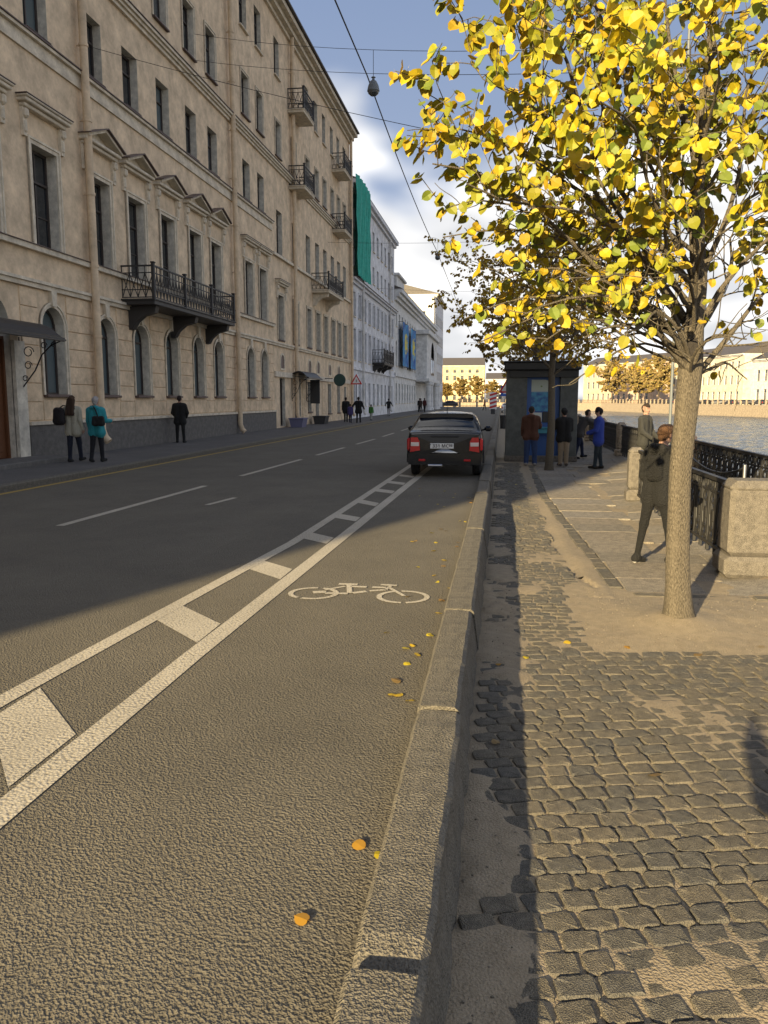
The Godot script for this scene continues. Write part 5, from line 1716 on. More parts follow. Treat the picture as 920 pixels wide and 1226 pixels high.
func leaf_cloud(crown: Node3D, spots: Array, size: float, cols: Array, spread: float) -> void:
	var mm := MultiMesh.new()
	mm.transform_format = MultiMesh.TRANSFORM_3D
	mm.use_colors = true
	if not meshes.has("leaf1"):
		for k in 4: meshes["leaf%d" % k] = leaf_mesh(k)
	mm.mesh = meshes["leaf1"]
	mm.instance_count = spots.size()
	for i in spots.size():
		mm.set_instance_transform(i, Transform3D(leaf_basis(spots[i][1], size * rng.randf_range(0.75, 1.2)), spots[i][0]))
		var c: Color = cols[rng.randi() % cols.size()]
		mm.set_instance_color(i, c * rng.randf_range(1.0 - spread, 1.0 + spread * 0.5))
	var mi := MultiMeshInstance3D.new()
	mi.name = "foliage"
	mi.multimesh = mm
	mi.material_override = M.leaf_any
	stuff(mi)
	crown.add_child(mi, true)
func cam_ray_point(px: float, py: float, z: float) -> Vector3:      # the point at depth z (world) seen at a pixel of the 920 x 1226 photograph
	var cam := Basis(Vector3.UP, YAW) * Basis(Vector3.RIGHT, PITCH)
	var d := cam * Vector3(px - 460.0, 613.0 - py, -960.0)
	return CAM + d * (z / d.z)
func main_tree() -> void:
	rng.seed = 77
	var gy := pave_y(1.58, -7.14) - 0.0
	var t := thing("lime_tree", "young lime tree with thick yellow autumn leaves beside the granite pedestal", "tree", Vector3(1.58, gy, -7.14))
	var base := Vector3(1.58, gy, -7.14)
	var tk := Msh.new()
	var line := [[1.585, -0.36, 0.20], [1.585, -0.27, 0.16], [1.583, -0.17, 0.132], [1.575, -0.05, 0.113], [1.55, 0.3, 0.10], [1.54, 0.7, 0.095], [1.535, 1.14, 0.091], [1.555, 1.6, 0.093], [1.57, 1.95, 0.098], [1.575, 2.15, 0.09], [1.585, 2.4, 0.076], [1.60, 2.7, 0.068], [1.565, 3.1, 0.06], [1.55, 3.6, 0.052], [1.57, 4.1, 0.044], [1.6, 4.6, 0.034], [1.56, 5.2, 0.022]]
	var pts := []
	var rad := []
	for q in line:
		pts.append(Vector3(q[0], q[1], -7.14) - base); rad.append(q[2])
	# uneven, ribbed trunk
	var tn := noise(140, 1.0, FastNoiseLite.TYPE_SIMPLEX_SMOOTH, 3)
	var curve := Curve3D.new()
	for p in pts: curve.add_point(p)
	var rings := []
	var y := -0.30 - gy * 0.0
	var ys := []
	for k in pts.size(): ys.append(pts[k].y)
	var steps := 120
	for k in steps + 1:
		var yy := lerpf(ys[0], ys[-1], pow(k / float(steps), 1.25))
		var i := 0
		while i < ys.size() - 2 and ys[i + 1] < yy: i += 1
		var f := clampf((yy - ys[i]) / (ys[i + 1] - ys[i]), 0.0, 1.0)
		var c: Vector3 = pts[i].cubic_interpolate(pts[i + 1], pts[maxi(i - 1, 0)], pts[mini(i + 2, pts.size() - 1)], f)
		var r0: float = cubic_interpolate(rad[i], rad[i + 1], rad[maxi(i - 1, 0)], rad[mini(i + 2, rad.size() - 1)], f)
		var rr := []
		for s in 32:
			var a := TAU * s / 32.0
			var low := clampf(1.0 - yy / 0.35, 0.0, 1.0)
			var bump := 1.0 + 0.045 * tn.get_noise_3d(cos(a) * 2.2, yy * 1.1, sin(a) * 2.2) + 0.03 * tn.get_noise_3d(cos(a) * 8.0, yy * 2.5, sin(a) * 8.0) + low * 0.16 * maxf(sin(a * 4.0 + 0.7), 0.0)
			rr.append(c + Vector3(cos(a), 0, sin(a)) * r0 * bump)
		rings.append([rr, c])
	for k in steps:
		for s in 32:
			var l := (s + 1) % 32
			var na: Vector3 = (rings[k][0][s] - rings[k][1]).normalized()
			var nb: Vector3 = (rings[k][0][l] - rings[k][1]).normalized()
			tk.trin(rings[k][0][l], rings[k][0][s], rings[k + 1][0][s], nb, na, na)
			tk.trin(rings[k][0][l], rings[k + 1][0][s], rings[k + 1][0][l], nb, na, nb)
	part("trunk", tk, M.bark, t)
	for q in [[0.0, 2.14, 0.098, 0.068], [-0.045, 2.36, 0.072, 0.045], [0.015, 2.68, 0.066, 0.048], [0.055, 2.52, 0.05, 0.036]]:
		var s := Msh.new()
		s.xf = Transform3D(Basis().rotated(Vector3.RIGHT, PI / 2).scaled(Vector3(q[3] * 0.9, q[3] * 1.25, 1)), Vector3(1.57 + q[0], q[1], -7.14 + q[2] - 0.012) - base)
		s.lathe([Vector2(1.0, -0.02), Vector2(0.85, 0.012), Vector2(0.4, 0.018), Vector2(0.01, 0.01)], 12)
		part("pruning_scar", s, M.tree_scar, t)
	var tw := Twigs.new()
	tw.wood = Msh.new()
	var at := func(px: float, py: float, z: float) -> Vector3: return cam_ray_point(px, py, z)
	# limbs: start height on the trunk, target in the picture at a depth, radius
	var limbs := [
		[1.93, 690, 285, -6.6, 0.05], [2.0, 525, 215, -6.3, 0.045], [2.3, 560, 90, -6.2, 0.04], [2.6, 560, -20, -6.4, 0.042], [2.45, 640, 170, -7.6, 0.04], [3.0, 700, -60, -7.3, 0.035],
		[2.25, 600, 300, -7.6, 0.035], [1.98, 960, 240, -6.9, 0.05], [1.85, 960, 330, -7.6, 0.045], [2.7, 930, 60, -6.6, 0.038], [3.2, 880, -80, -6.9, 0.035], [3.6, 760, -120, -6.6, 0.03],
		[2.4, 760, 200, -5.7, 0.034], [2.7, 700, 120, -5.5, 0.032], [2.9, 850, 100, -5.6, 0.032], [2.6, 800, 200, -8.6, 0.034], [3.1, 850, 20, -8.6, 0.032], [3.0, 690, 30, -8.8, 0.032], [2.2, 900, 280, -8.6, 0.032], [2.1, 720, 320, -8.3, 0.03],
		[3.4, 600, -110, -7.0, 0.03], [3.8, 850, -200, -7.1, 0.028], [2.35, 850, 270, -5.9, 0.03], [3.3, 1020, -40, -7.2, 0.03], [2.5, 1040, 160, -7.5, 0.03], [2.1, 560, 195, -5.9, 0.028], [2.9, 620, 60, -5.8, 0.028]]
	for q in limbs:
		var i := 0
		while line[i + 1][1] < q[0]: i += 1
		var f: float = (q[0] - line[i][1]) / (line[i + 1][1] - line[i][1])
		var st := Vector3(lerpf(line[i][0], line[i + 1][0], f), q[0], -7.14) - base
		bough(tw, st, at.call(q[1], q[2], q[3]) - base, q[4] * 0.66, 0.006, 0.12, 2, 0.22, 0.70)
	# thin hanging shoots at the lower left and under the fork
	for q in [[2.05, 560, 385, -6.8, 0.02], [2.1, 690, 420, -6.4, 0.02], [2.0, 640, 375, -6.0, 0.02], [1.9, 890, 400, -6.4, 0.02], [1.95, 740, 385, -6.1, 0.02], [2.1, 540, 270, -6.6, 0.02], [1.9, 900, 455, -7.6, 0.018], [2.3, 530, 180, -7.2, 0.02], [2.1, 600, 345, -6.2, 0.02], [2.05, 560, 410, -6.5, 0.016], [2.0, 680, 455, -6.7, 0.016], [2.0, 640, 425, -6.2, 0.016], [2.0, 725, 400, -6.3, 0.016], [1.9, 870, 415, -6.2, 0.016], [2.2, 800, 330, -5.9, 0.018], [2.1, 530, 285, -6.5, 0.018], [2.0, 700, 350, -5.9, 0.018]]:
		var st := Vector3(1.58, q[0], -7.14) - base
		bough(tw, st, at.call(q[1], q[2], q[3]) - base, q[4], 0.005, 0.18, 1, 0.16, 0.34)
	part("branches", tw.wood, M.bark, t)
	var crown := Node3D.new()
	crown.name = "crown"
	t.add_child(crown)
	if not meshes.has("leaf1"):
		for k in 4: meshes["leaf%d" % k] = leaf_mesh(k)
	# keep the clear space under the crown that the photograph shows
	var view := Basis(Vector3.UP, YAW) * Basis(Vector3.RIGHT, PITCH)
	var keep := []
	for s in tw.spots:
		var w: Vector3 = s[0] + base
		var v := view.inverse() * (w - CAM)
		var px := 460.0 - 960.0 * v.x / v.z
		var py := 613.0 + 960.0 * v.y / v.z
		var size := rng.randf_range(0.066, 0.110)
		var trunk_d := Vector2(w.x - 1.58, w.z + 7.14).length()
		if rng.randf() < (0.88 if trunk_d < 0.85 and w.y < 3.3 else (0.68 if trunk_d < 1.3 else 0.40)): continue
		if py > 285.0 and px < 730.0 and rng.randf() < 0.45: continue
		if w.y < 2.35 and trunk_d < 1.6 and rng.randf() < 0.6: continue
		keep.append([w, s[1], size, -v.z, px > -20 and px < 940 and py > -20])
	keep.sort_custom(func(a, b): return (a[3] if a[4] else a[3] + 50.0) < (b[3] if b[4] else b[3] + 50.0))
	print("leaves ", keep.size())
	var rest := []
	for i in keep.size():
		var k: Array = keep[i]
		if i < 300:
			var o := part("leaf", meshes["leaf%d" % (rng.randi() % 4)], M[PALETTE[rng.randi() % PALETTE.size()]], crown)
			o.transform = Transform3D(leaf_basis(k[1], k[2]), k[0] - base)
		else: rest.append([k[0] - base, k[1]])
	var cols := [Color(0.39, 0.305, 0.010), Color(0.40, 0.31, 0.010), Color(0.40, 0.275, 0.010), Color(0.39, 0.32, 0.014), Color(0.25, 0.245, 0.016), Color(0.28, 0.255, 0.016), Color(0.14, 0.18, 0.02), Color(0.22, 0.23, 0.018), Color(0.24, 0.24, 0.018), Color(0.37, 0.25, 0.012)]
	leaf_cloud(crown, rest, 0.093, cols, 0.2)
func street_tree(label: String, at: Vector3, h: float, crown_r: float, clear: float, tr: float, cols: Array, size: float, density: float, seed_: int, wood: Material, group := "", called := "lime_tree") -> void:
	rng.seed = seed_
	var t := thing(called, label, "tree", at, 0.0, group)
	var tk := Msh.new()
	tk.tube([Vector3(0, -0.1, 0), Vector3(0.0, 0.15, 0), Vector3(0.03, clear * 0.5, 0.02), Vector3(0.0, clear, 0), Vector3(0.05, lerpf(clear, h, 0.5), 0.03), Vector3(0, h * 0.93, 0)], [tr * 1.4, tr * 1.05, tr * 0.9, tr * 0.8, tr * 0.45, tr * 0.12], 12)
	part("trunk", tk, wood, t)
	var tw := Twigs.new()
	tw.wood = Msh.new()
	var n := int(9 + density * 8)
	for i in n:
		var f := (i + 0.5) / n
		var ang := i * 2.4 + rng.randf_range(-0.3, 0.3)
		var y0 := lerpf(clear * 0.95, h * 0.8, f)
		var rr := crown_r * (0.75 + 0.35 * sin(f * PI)) * rng.randf_range(0.75, 1.1) * (1.0 if f < 0.7 else 0.7)
		var target := Vector3(cos(ang) * rr, lerpf(clear * 1.02, h * 0.97, f * 0.9 + 0.1) + rr * 0.15, sin(ang) * rr)
		bough(tw, Vector3(0, y0, 0), target, tr * 0.35, tr * 0.05, 0.08, 2, crown_r * 0.14 / density, crown_r * 0.34, 6)
	part("branches", tw.wood, wood, t)
	var crown := Node3D.new()
	crown.name = "crown"
	t.add_child(crown)
	leaf_cloud(crown, tw.spots, size, cols, 0.3)

# ---------------------------------------------------------------- quay furniture
func granite_post(label: String, at: Vector3, w: float, d: float, h: float, m_: Material, group := "") -> void:
	var t := thing("granite_pedestal", label, "pedestal", at, 0.0, group)
	var m := Msh.new()
	m.box(Vector3(0, 0.10, 0), Vector3(w + 0.07, 0.24, d + 0.07), 0.045)
	part("base", m, m_, t)
	m = Msh.new()
	m.box(Vector3(0, h / 2 + 0.08, 0), Vector3(w, h - 0.28, d), 0.05)
	part("shaft", m, m_, t)
	m = Msh.new()
	m.box(Vector3(0, h - 0.07, 0), Vector3(w - 0.004, 0.16, d - 0.004), 0.075)
	part("cap", m, m_, t)
func iron_panel(label: String, a: Vector3, b: Vector3, h: float, group: String) -> void:    # cast iron railing section between two posts
	var t := thing("iron_railing", label, "railing", a, atan2(-(b.z - a.z), b.x - a.x), group)
	var L := Vector2(b.x - a.x, b.z - a.z).length()
	var dy := b.y - a.y
	var yy := func(x: float) -> float: return dy * x / L
	for q in [[h, 0.075, 0.05, "top_rail"], [h - 0.17, 0.03, 0.03, "middle_rail"], [0.13, 0.05, 0.04, "bottom_rail"]]:
		var m := Msh.new()
		m.bar(Vector3(0, q[0], 0), Vector3(L, q[0] + dy, 0), q[1], q[2])
		part(q[3], m, M.dark_iron, t)
	var n := int(L / 0.34)
	for i in n:
		var x0 := L * i / n
		var x1 := L * (i + 1) / n
		var bal := Msh.new()
		bal.bar(Vector3(x0 + 0.01, 0.02 + yy.call(x0), 0), Vector3(x0 + 0.01, h + yy.call(x0), 0), 0.035, 0.035)
		part("baluster", bal, M.dark_iron, t)
		var o := Msh.new()
		var c := (x0 + x1) / 2
		var y0: float = yy.call(c)
		for ringd in [[h * 0.50, 0.14, 0.30], [h - 0.085, 0.06, 0.065], [0.24, 0.09, 0.08], [h * 0.73, 0.08, 0.07]]:
			var lp := []
			var rr := []
			for k in 13:
				lp.append(Vector3(c + cos(TAU * k / 12.0) * ringd[1], y0 + ringd[0] + sin(TAU * k / 12.0) * ringd[2], 0)); rr.append(0.016)
			o.tube(lp, rr, 5, false)
		o.bar(Vector3(x0, 0.13 + y0, 0), Vector3(x1, h - 0.17 + y0, 0), 0.022, 0.022)
		o.bar(Vector3(x1, 0.13 + y0, 0), Vector3(x0, h - 0.17 + y0, 0), 0.022, 0.022)
		o.box(Vector3(c, y0 + h * 0.5, 0), Vector3(0.12, 0.16, 0.03), 0.012)
		part("cast_ornament", o, M.dark_iron, t)
func quay_furniture() -> void:
	granite_post("broad rough granite pedestal beside the young lime tree, struck by its shadow", Vector3(2.83, pave_y(2.8, -9.35), -9.42), 0.62, 0.50, 1.05, M.post_granite)
	granite_post("slim sunlit granite post ending the ornate stair railing", Vector3(2.66, pave_y(2.66, -16.3), -16.35), 0.29, 0.32, 1.04, M.post_granite)
	granite_post("small pink granite post on the river edge behind the stair railing", Vector3(3.92, pave_y(3.92, -17.5), -17.6), 0.30, 0.32, 1.14, M.pink_granite)
	var g := "cast iron railings on the quay"
	var p := func(x: float, z: float) -> Vector3: return Vector3(x, pave_y(x, z), z)
	iron_panel("ornate black railing between broad pedestal and slim granite post", p.call(2.70, -9.72), p.call(2.70, -16.15), 0.98, g)
	iron_panel("black river railing behind the broad pedestal and stair railing", p.call(3.98, -11.6), p.call(3.98, -17.42), 1.0, g)
	iron_panel("short black railing closing the stair head beside slim post", p.call(2.85, -16.4), p.call(3.75, -17.5), 0.96, g)
	var z := -17.8
	var i := 0
	while z > -60.0:
		var e := z - 4.6
		iron_panel("river railing section from the pink post past the kiosk", p.call(3.98, z), p.call(3.98, e), 1.0, g)
		granite_post("grey granite post in the river railing past the kiosk", p.call(3.98, e - 0.2), 0.3, 0.3, 1.1, M.quay_granite, "granite posts in the river railing")
		z = e - 0.4
		i += 1
	# stair handrail going down towards the water, with a post and a slack chain
	var h := thing("stair_handrail", "sloping black stair handrail behind the broad granite pedestal", "handrail", Vector3(3.9, pave_y(3.9, -11.5), -11.5))
	var m := Msh.new()
	m.box(Vector3(0, 0.56, 0), Vector3(0.12, 1.12, 0.12), 0.02)
	m.box(Vector3(0, 1.16, 0), Vector3(0.2, 0.1, 0.2), 0.03)
	part("newel", m, M.dark_iron, h)
	m = Msh.new()
	m.bar(Vector3(0, 1.08, 0), Vector3(0.1, -0.10, 2.2), 0.08, 0.09)
	m.bar(Vector3(0, 0.62, 0), Vector3(0.1, -0.56, 2.2), 0.05, 0.05)
	for k in range(1, 8):
		var f := k / 8.0
		m.bar(Vector3(0.1 * f, 0.62 - 1.18 * f, 2.2 * f), Vector3(0.1 * f, 1.08 - 1.18 * f, 2.2 * f), 0.03, 0.03)
	part("rail", m, M.dark_iron, h)
	var c := thing("chain_barrier", "steel chain hung from a thin post at the stair head", "chain", Vector3(3.05, pave_y(3.05, -10.6), -10.6))
	m = Msh.new()
	m.tube([Vector3(0, 0, 0), Vector3(0, 1.12, 0)], [0.022, 0.022], 8)
	part("post", m, M.steel, c)
	var lp := []
	var rr := []
	for k in 17:
		var f := k / 16.0
		lp.append(Vector3(-0.05 * f, 1.08 - 0.55 * f * (1.0 - f) - 0.05 * f, -2.6 * f)); rr.append(0.016)
	m = Msh.new()
	m.tube(lp, rr, 6)
	part("chain", m, M.dark_iron, c)
	var l := thing("lamp_pole", "thin dark pole on the river edge carrying the street cables", "pole", p.call(3.9, -19.5))
	m = Msh.new()
	m.tube([Vector3(0, 0, 0), Vector3(0, 5, 0), Vector3(0, 9.9, 0)], [0.036, 0.032, 0.03], 10)
	part("shaft", m, M.lamp_grey, l)
	m = Msh.new()
	m.lathe([Vector2(0.11, 0), Vector2(0.11, 0.3), Vector2(0.06, 0.4)], 10)
	part("foot", m, M.lamp_grey, l)

# ---------------------------------------------------------------- cables and lamps
func wires() -> void:
	var cable := func(a: Vector3, b: Vector3, sag: float, r: float, label: String) -> void:
		var lp := []
		var rr := []
		for k in 13:
			var f := k / 12.0
			lp.append(a.lerp(b, f) - Vector3.UP * sag * 4.0 * f * (1.0 - f)); rr.append(r)
		var m := Msh.new()
		m.tube(lp, rr, 5)
		single("overhead_cable", m, M.wire, label, "cable", Vector3.ZERO, 0.0, "cables over the street")
	cable.call(Vector3(-4.45, 12.4, 12), Vector3(-4.45, 12.0, -27), 0.25, 0.022, "thick black cable along the street to the near hanging lamp")
	cable.call(Vector3(-4.45, 12.0, -27), Vector3(-4.6, 11.9, -57), 0.3, 0.022, "thick black cable along the street between the two hanging lamps")
	cable.call(Vector3(-4.6, 11.9, -57), Vector3(-4.6, 11.7, -150), 0.4, 0.022, "thick black cable along the street beyond the far hanging lamp")
	cable.call(Vector3(-12.2, 15.93, -32.4), Vector3(3.9, 9.4, -19.5), 0.35, 0.008, "upper thin cable across the street above the near hanging lamp")
	cable.call(Vector3(-12.2, 14.93, -32.3), Vector3(3.9, 8.9, -19.5), 0.30, 0.008, "lower thin cable across the street through the near hanging lamp")
	cable.call(Vector3(-12.2, 11.98, -23.7), Vector3(3.9, 6.6, -19.5), 0.2, 0.008, "slanting thin cable from beige facade down to the river pole")
	cable.call(Vector3(-12.2, 12.6, -57), Vector3(4.2, 12.5, -57), 0.2, 0.010, "thin cable across the street at the far hanging lamp")
	cable.call(Vector3(-12.2, 12.5, -80), Vector3(4.2, 12.0, -80), 0.2, 0.010, "thin cable across the street beyond the far hanging lamp")
	# the poles on the river edge that carry the cross cables
	for z in [-57.0, -80.0]:
		var l := thing("lamp_pole", "slim grey cable pole in the river railing %s" % ("at the far hanging lamp" if z > -60 else "beyond the far hanging lamp"), "pole", Vector3(4.2, pave_y(4.2, z) - 0.1, z))
		var m := Msh.new()
		m.tube([Vector3(0, 0, 0), Vector3(0, 6, 0), Vector3(0, 13.4, 0)], [0.07, 0.055, 0.04], 10)
		part("shaft", m, M.lamp_grey, l)
	for q in [[Vector3(-4.07, 10.96, -25.9), "near hanging street lamp with grey bell hood over the road"], [Vector3(-4.5, 11.2, -57.0), "far hanging street lamp with grey bell hood over the road"]]:
		var t := thing("hanging_lamp", q[1], "street lamp", q[0], 0.0, "street lamps hung over the road")
		t.scale = Vector3.ONE * 0.72
		var m := Msh.new()
		m.lathe([Vector2(0.24, 0.16), Vector2(0.27, 0.20), Vector2(0.22, 0.42), Vector2(0.13, 0.60), Vector2(0.06, 0.64), Vector2(0.05, 0.72), Vector2(0.10, 0.75), Vector2(0.02, 0.80)], 16)
		part("hood", m, M.lamp_grey, t)
		m = Msh.new()
		m.lathe([Vector2(0.01, 0.0), Vector2(0.13, 0.02), Vector2(0.22, 0.10), Vector2(0.24, 0.17)], 16)
		part("glass", m, M.pane_grey, t)
		m = Msh.new()
		m.tube([Vector3(0, 0.78, 0), Vector3(0, 1.84, 0)], [0.012, 0.012], 6)
		part("hanger", m, M.wire, t)

# ---------------------------------------------------------------- far bank
const BANK := [Vector2(110, 80), Vector2(88, -60), Vector2(57, -184), Vector2(34, -281), Vector2(5, -335), Vector2(-60, -372), Vector2(-300, -400)]
func far_bank() -> void:
	var g := Msh.new()
	var poly := BANK.duplicate()
	poly.append_array([Vector2(-600, -420), Vector2(-600, -900), Vector2(900, -900), Vector2(900, 80)])
	flat(g, poly, 0.25)
	struct("far_ground", g, M.dirt)
	var w := Msh.new()
	for i in BANK.size() - 1:
		var a: Vector2 = BANK[i]
		var b: Vector2 = BANK[i + 1]
		var d := (b - a).normalized()
		var n := d.orthogonal() * -0.0
		w.bar(Vector3(a.x, -1.05, a.y), Vector3(b.x, -1.05, b.y), 0.8, 3.0)
	struct("far_quay_wall", w, M.quay_granite)
	# railing on top of that wall
	for i in range(1, 5):
		var a: Vector2 = BANK[i]
		var b: Vector2 = BANK[i + 1]
		var t := thing("far_railing", "pale post and rail parapet on the quay wall across the river", "railing", Vector3(a.x, 0.45, a.y), atan2(-(b.y - a.y), b.x - a.x), "parapets across the river")
		var L := a.distance_to(b)
		var r := Msh.new()
		r.bar(Vector3(0, 1.0, 0), Vector3(L, 1.0, 0), 0.12, 0.12)
		r.bar(Vector3(0, 0.2, 0), Vector3(L, 0.2, 0), 0.08, 0.08)
		part("rail", r, M.dark_iron, t)
		var bm := Msh.new()
		var x := 0.0
		while x < L:
			bm.bar(Vector3(x, 0, 0), Vector3(x, 1.0, 0), 0.05, 0.05)
			x += 0.45
		stuff(part("balusters", bm, M.dark_iron, t))
		if not meshes.has("far_post"):
			var p := Msh.new()
			p.box(Vector3(0, 0.62, 0), Vector3(0.4, 1.25, 0.4), 0.04)
			meshes["far_post"] = p.mesh()
		x = 1.0
		while x < L:
			part("post", meshes["far_post"], M.quay_granite, t, Vector3(x, 0, 0))
			x += 2.6
	# street end: railing across, seen beyond the crossing
	for q in [[-60.0, -30.0], [-30.0, 4.2]]:
		var t := thing("end_railing", "dark railing across the far end of the street", "railing", Vector3(q[0], 0.0, -189.2), 0.0, "railings at the far end of the street")
		var r := Msh.new()
		r.bar(Vector3(0, 1.05, 0), Vector3(q[1] - q[0], 1.05, 0), 0.1, 0.1)
		r.bar(Vector3(0, 0.2, 0), Vector3(q[1] - q[0], 0.2, 0), 0.1, 0.1)
		part("rail", r, M.dark_iron, t)
		var bm := Msh.new()
		var x := 0.0
		while x < q[1] - q[0]:
			bm.bar(Vector3(x, 0, 0), Vector3(x, 1.05, 0), 0.09, 0.05)
			x += 0.32
		stuff(part("balusters", bm, M.dark_iron, t))
		x = 0.5
		while x < q[1] - q[0]:
			var p := Msh.new()
			p.box(Vector3(x, 0.6, 0), Vector3(0.45, 1.2, 0.45), 0.04)
			part("post", p, M.quay_granite, t)
			x += 4.0
	# houses across the river
	var along := func(i: int, f: float, back: float) -> Array:      # a place behind the far quay: position and turn to face the river
		var a: Vector2 = BANK[i]
		var b: Vector2 = BANK[i + 1]
		var d := (b - a).normalized()
		var n := Vector2(d.y, -d.x)
		if n.dot(Vector2(0, 0) - a) < 0: n = -n
		var p := a.lerp(b, f) - n * back
		return [Vector3(p.x, 0.25, p.y), atan2(n.x, n.y)]
	var q: Array = along.call(2, 0.10, 15.0)
	simple_building("river_house", "long white two storey house with tall windows across the river", q[0], q[1], -24, 40, -0.3, 11.5, 12, [[1.2, 4.0, false], [6.0, 8.8, false]], 3.4, 1.4, M.white_plaster, M.white_plaster, 3.0, "houses across the river")
	q = along.call(2, 0.62, 16.0)
	simple_building("river_house", "cream house with a row of arched windows across the river behind gold trees", q[0], q[1], -22, 22, -0.3, 13.5, 12, [[1.2, 3.6, false], [5.4, 8.0, true], [9.6, 11.6, false]], 3.2, 1.3, M.far_cream_plaster, M.white_plaster, 3.0, "houses across the river")
	q = along.call(3, 0.35, 20.0)
	simple_building("river_house", "pale pinkish house across the river partly behind the kiosk tree", q[0], q[1], -20, 22, -0.3, 14.5, 12, [[1.2, 3.6, false], [5.4, 8.0, false], [9.6, 11.8, false]], 3.2, 1.3, M.far_pink_plaster, M.white_plaster, 3.0, "houses across the river")
	simple_building("end_house", "broad sunlit yellow palace closing the far end of the street", Vector3(-30, 0.25, -392), 0.0, -46, 22, -0.3, 17.5, 14, [[1.2, 3.6, false], [5.6, 8.6, true], [10.4, 12.6, false], [14.0, 15.6, false]], 3.6, 1.4, M.yellow_plaster, M.far_cream_plaster, 4.0)
	simple_building("end_house", "low white house beside the yellow palace at the far street end", Vector3(2, 0.25, -372), 0.0, -9, 14, -0.3, 10.5, 12, [[1.2, 3.6, false], [5.4, 8.0, false]], 3.2, 1.3, M.white_plaster, M.white_plaster, 3.0)
	# trees on that side
	var gold := [Color(0.30, 0.22, 0.07), Color(0.26, 0.17, 0.06), Color(0.32, 0.25, 0.07), Color(0.18, 0.13, 0.05)]
	var rust := [Color(0.20, 0.13, 0.03), Color(0.26, 0.15, 0.03), Color(0.15, 0.12, 0.03)]
	var green := [Color(0.03, 0.06, 0.015), Color(0.045, 0.075, 0.02)]
	var n := 0
	for e in [[-17.5, -366, 11.0], [-10.5, -362, 11.5], [-3.5, -358, 9.5], [-25.0, -370, 9.0]]:
		street_tree(["russet round tree in front of the yellow palace, by the street axis", "tall russet tree in front of the yellow palace centre", "small russet tree between yellow palace and low white house", "leftover small tree in front of yellow palace end"][n], Vector3(e[0], 0.25, e[1]), e[2], 3.4, 2.6, 0.22, rust, 0.42, 1.2, 300 + n, M.dark_bark, "trees at the far street end", "far_tree")
		n += 1
	for e in [[2, 0.74, 8.0, 15.0, "wide golden tree standing on the far quay"], [2, 0.90, 8.5, 13.0, "smaller golden tree on the far quay near the kiosk side"], [3, 0.12, 9.0, 15.0, "tall golden tree on the far quay at the river bend"]]:
		q = along.call(e[0], e[1], e[2])
		street_tree(e[4], q[0], e[3], 5.0, 3.0, 0.3, gold, 0.5, 1.3, 310 + n, M.dark_bark, "golden trees on the far quay", "far_tree")
		n += 1
	q = along.call(2, 0.02, 9.0)
	street_tree("dark green conifer-like tree in front of long white river house", q[0], 11.0, 2.6, 0.8, 0.25, green, 0.5, 1.0, 330, M.dark_bark, "", "far_tree")
	# cars along the far quay
	var tones := [Color(0.02, 0.02, 0.022), Color(0.05, 0.05, 0.055), Color(0.12, 0.12, 0.13), Color(0.03, 0.035, 0.05), Color(0.30, 0.30, 0.30)]
	for k in 9:
		var m: StandardMaterial3D = mat("far_car_paint_%d" % k, tones[k % 5], 0.35)
		q = along.call(2, 0.02 + k * 0.065, 4.2)
		car("dark car parked behind the parapet across the river", q[0], q[1] + PI / 2, m, false, "cars parked across the river")
	# small tour boat at the right edge
	var b := thing("tour_boat", "white river boat with orange canopy moored on the water", "boat", Vector3(24.6, WATER_Y - 0.15, -62.0), 0.25)
	var hm := Msh.new()
	hm.prism([Vector2(-1.2, 0.0), Vector2(1.2, 0.0), Vector2(1.5, 0.75), Vector2(-1.5, 0.75)], -4.5, 3.5)
	hm.tri(Vector3(-1.5, 0.75, -4.5), Vector3(1.5, 0.75, -4.5), Vector3(0, 0.9, -6.2))
	hm.tri(Vector3(1.2, 0, -4.5), Vector3(1.5, 0.75, -4.5), Vector3(0, 0.9, -6.2))
	hm.tri(Vector3(-1.5, 0.75, -4.5), Vector3(-1.2, 0, -4.5), Vector3(0, 0.9, -6.2))
	hm.tri(Vector3(-1.2, 0, -4.5), Vector3(1.2, 0, -4.5), Vector3(0, 0.9, -6.2))
	part("hull", hm, M.boat_white, b)
	var cm := Msh.new()
	cm.box(Vector3(0, 1.2, -0.3), Vector3(2.4, 0.8, 5.4), 0.08)
	part("cabin", cm, M.boat_white, b)
	cm = Msh.new()
	cm.prism([Vector2(-1.5, 1.62), Vector2(1.5, 1.62), Vector2(1.2, 1.95), Vector2(0, 2.05), Vector2(-1.2, 1.95)], -3.4, 2.8)
	part("canopy", cm, M.boat_orange, b)

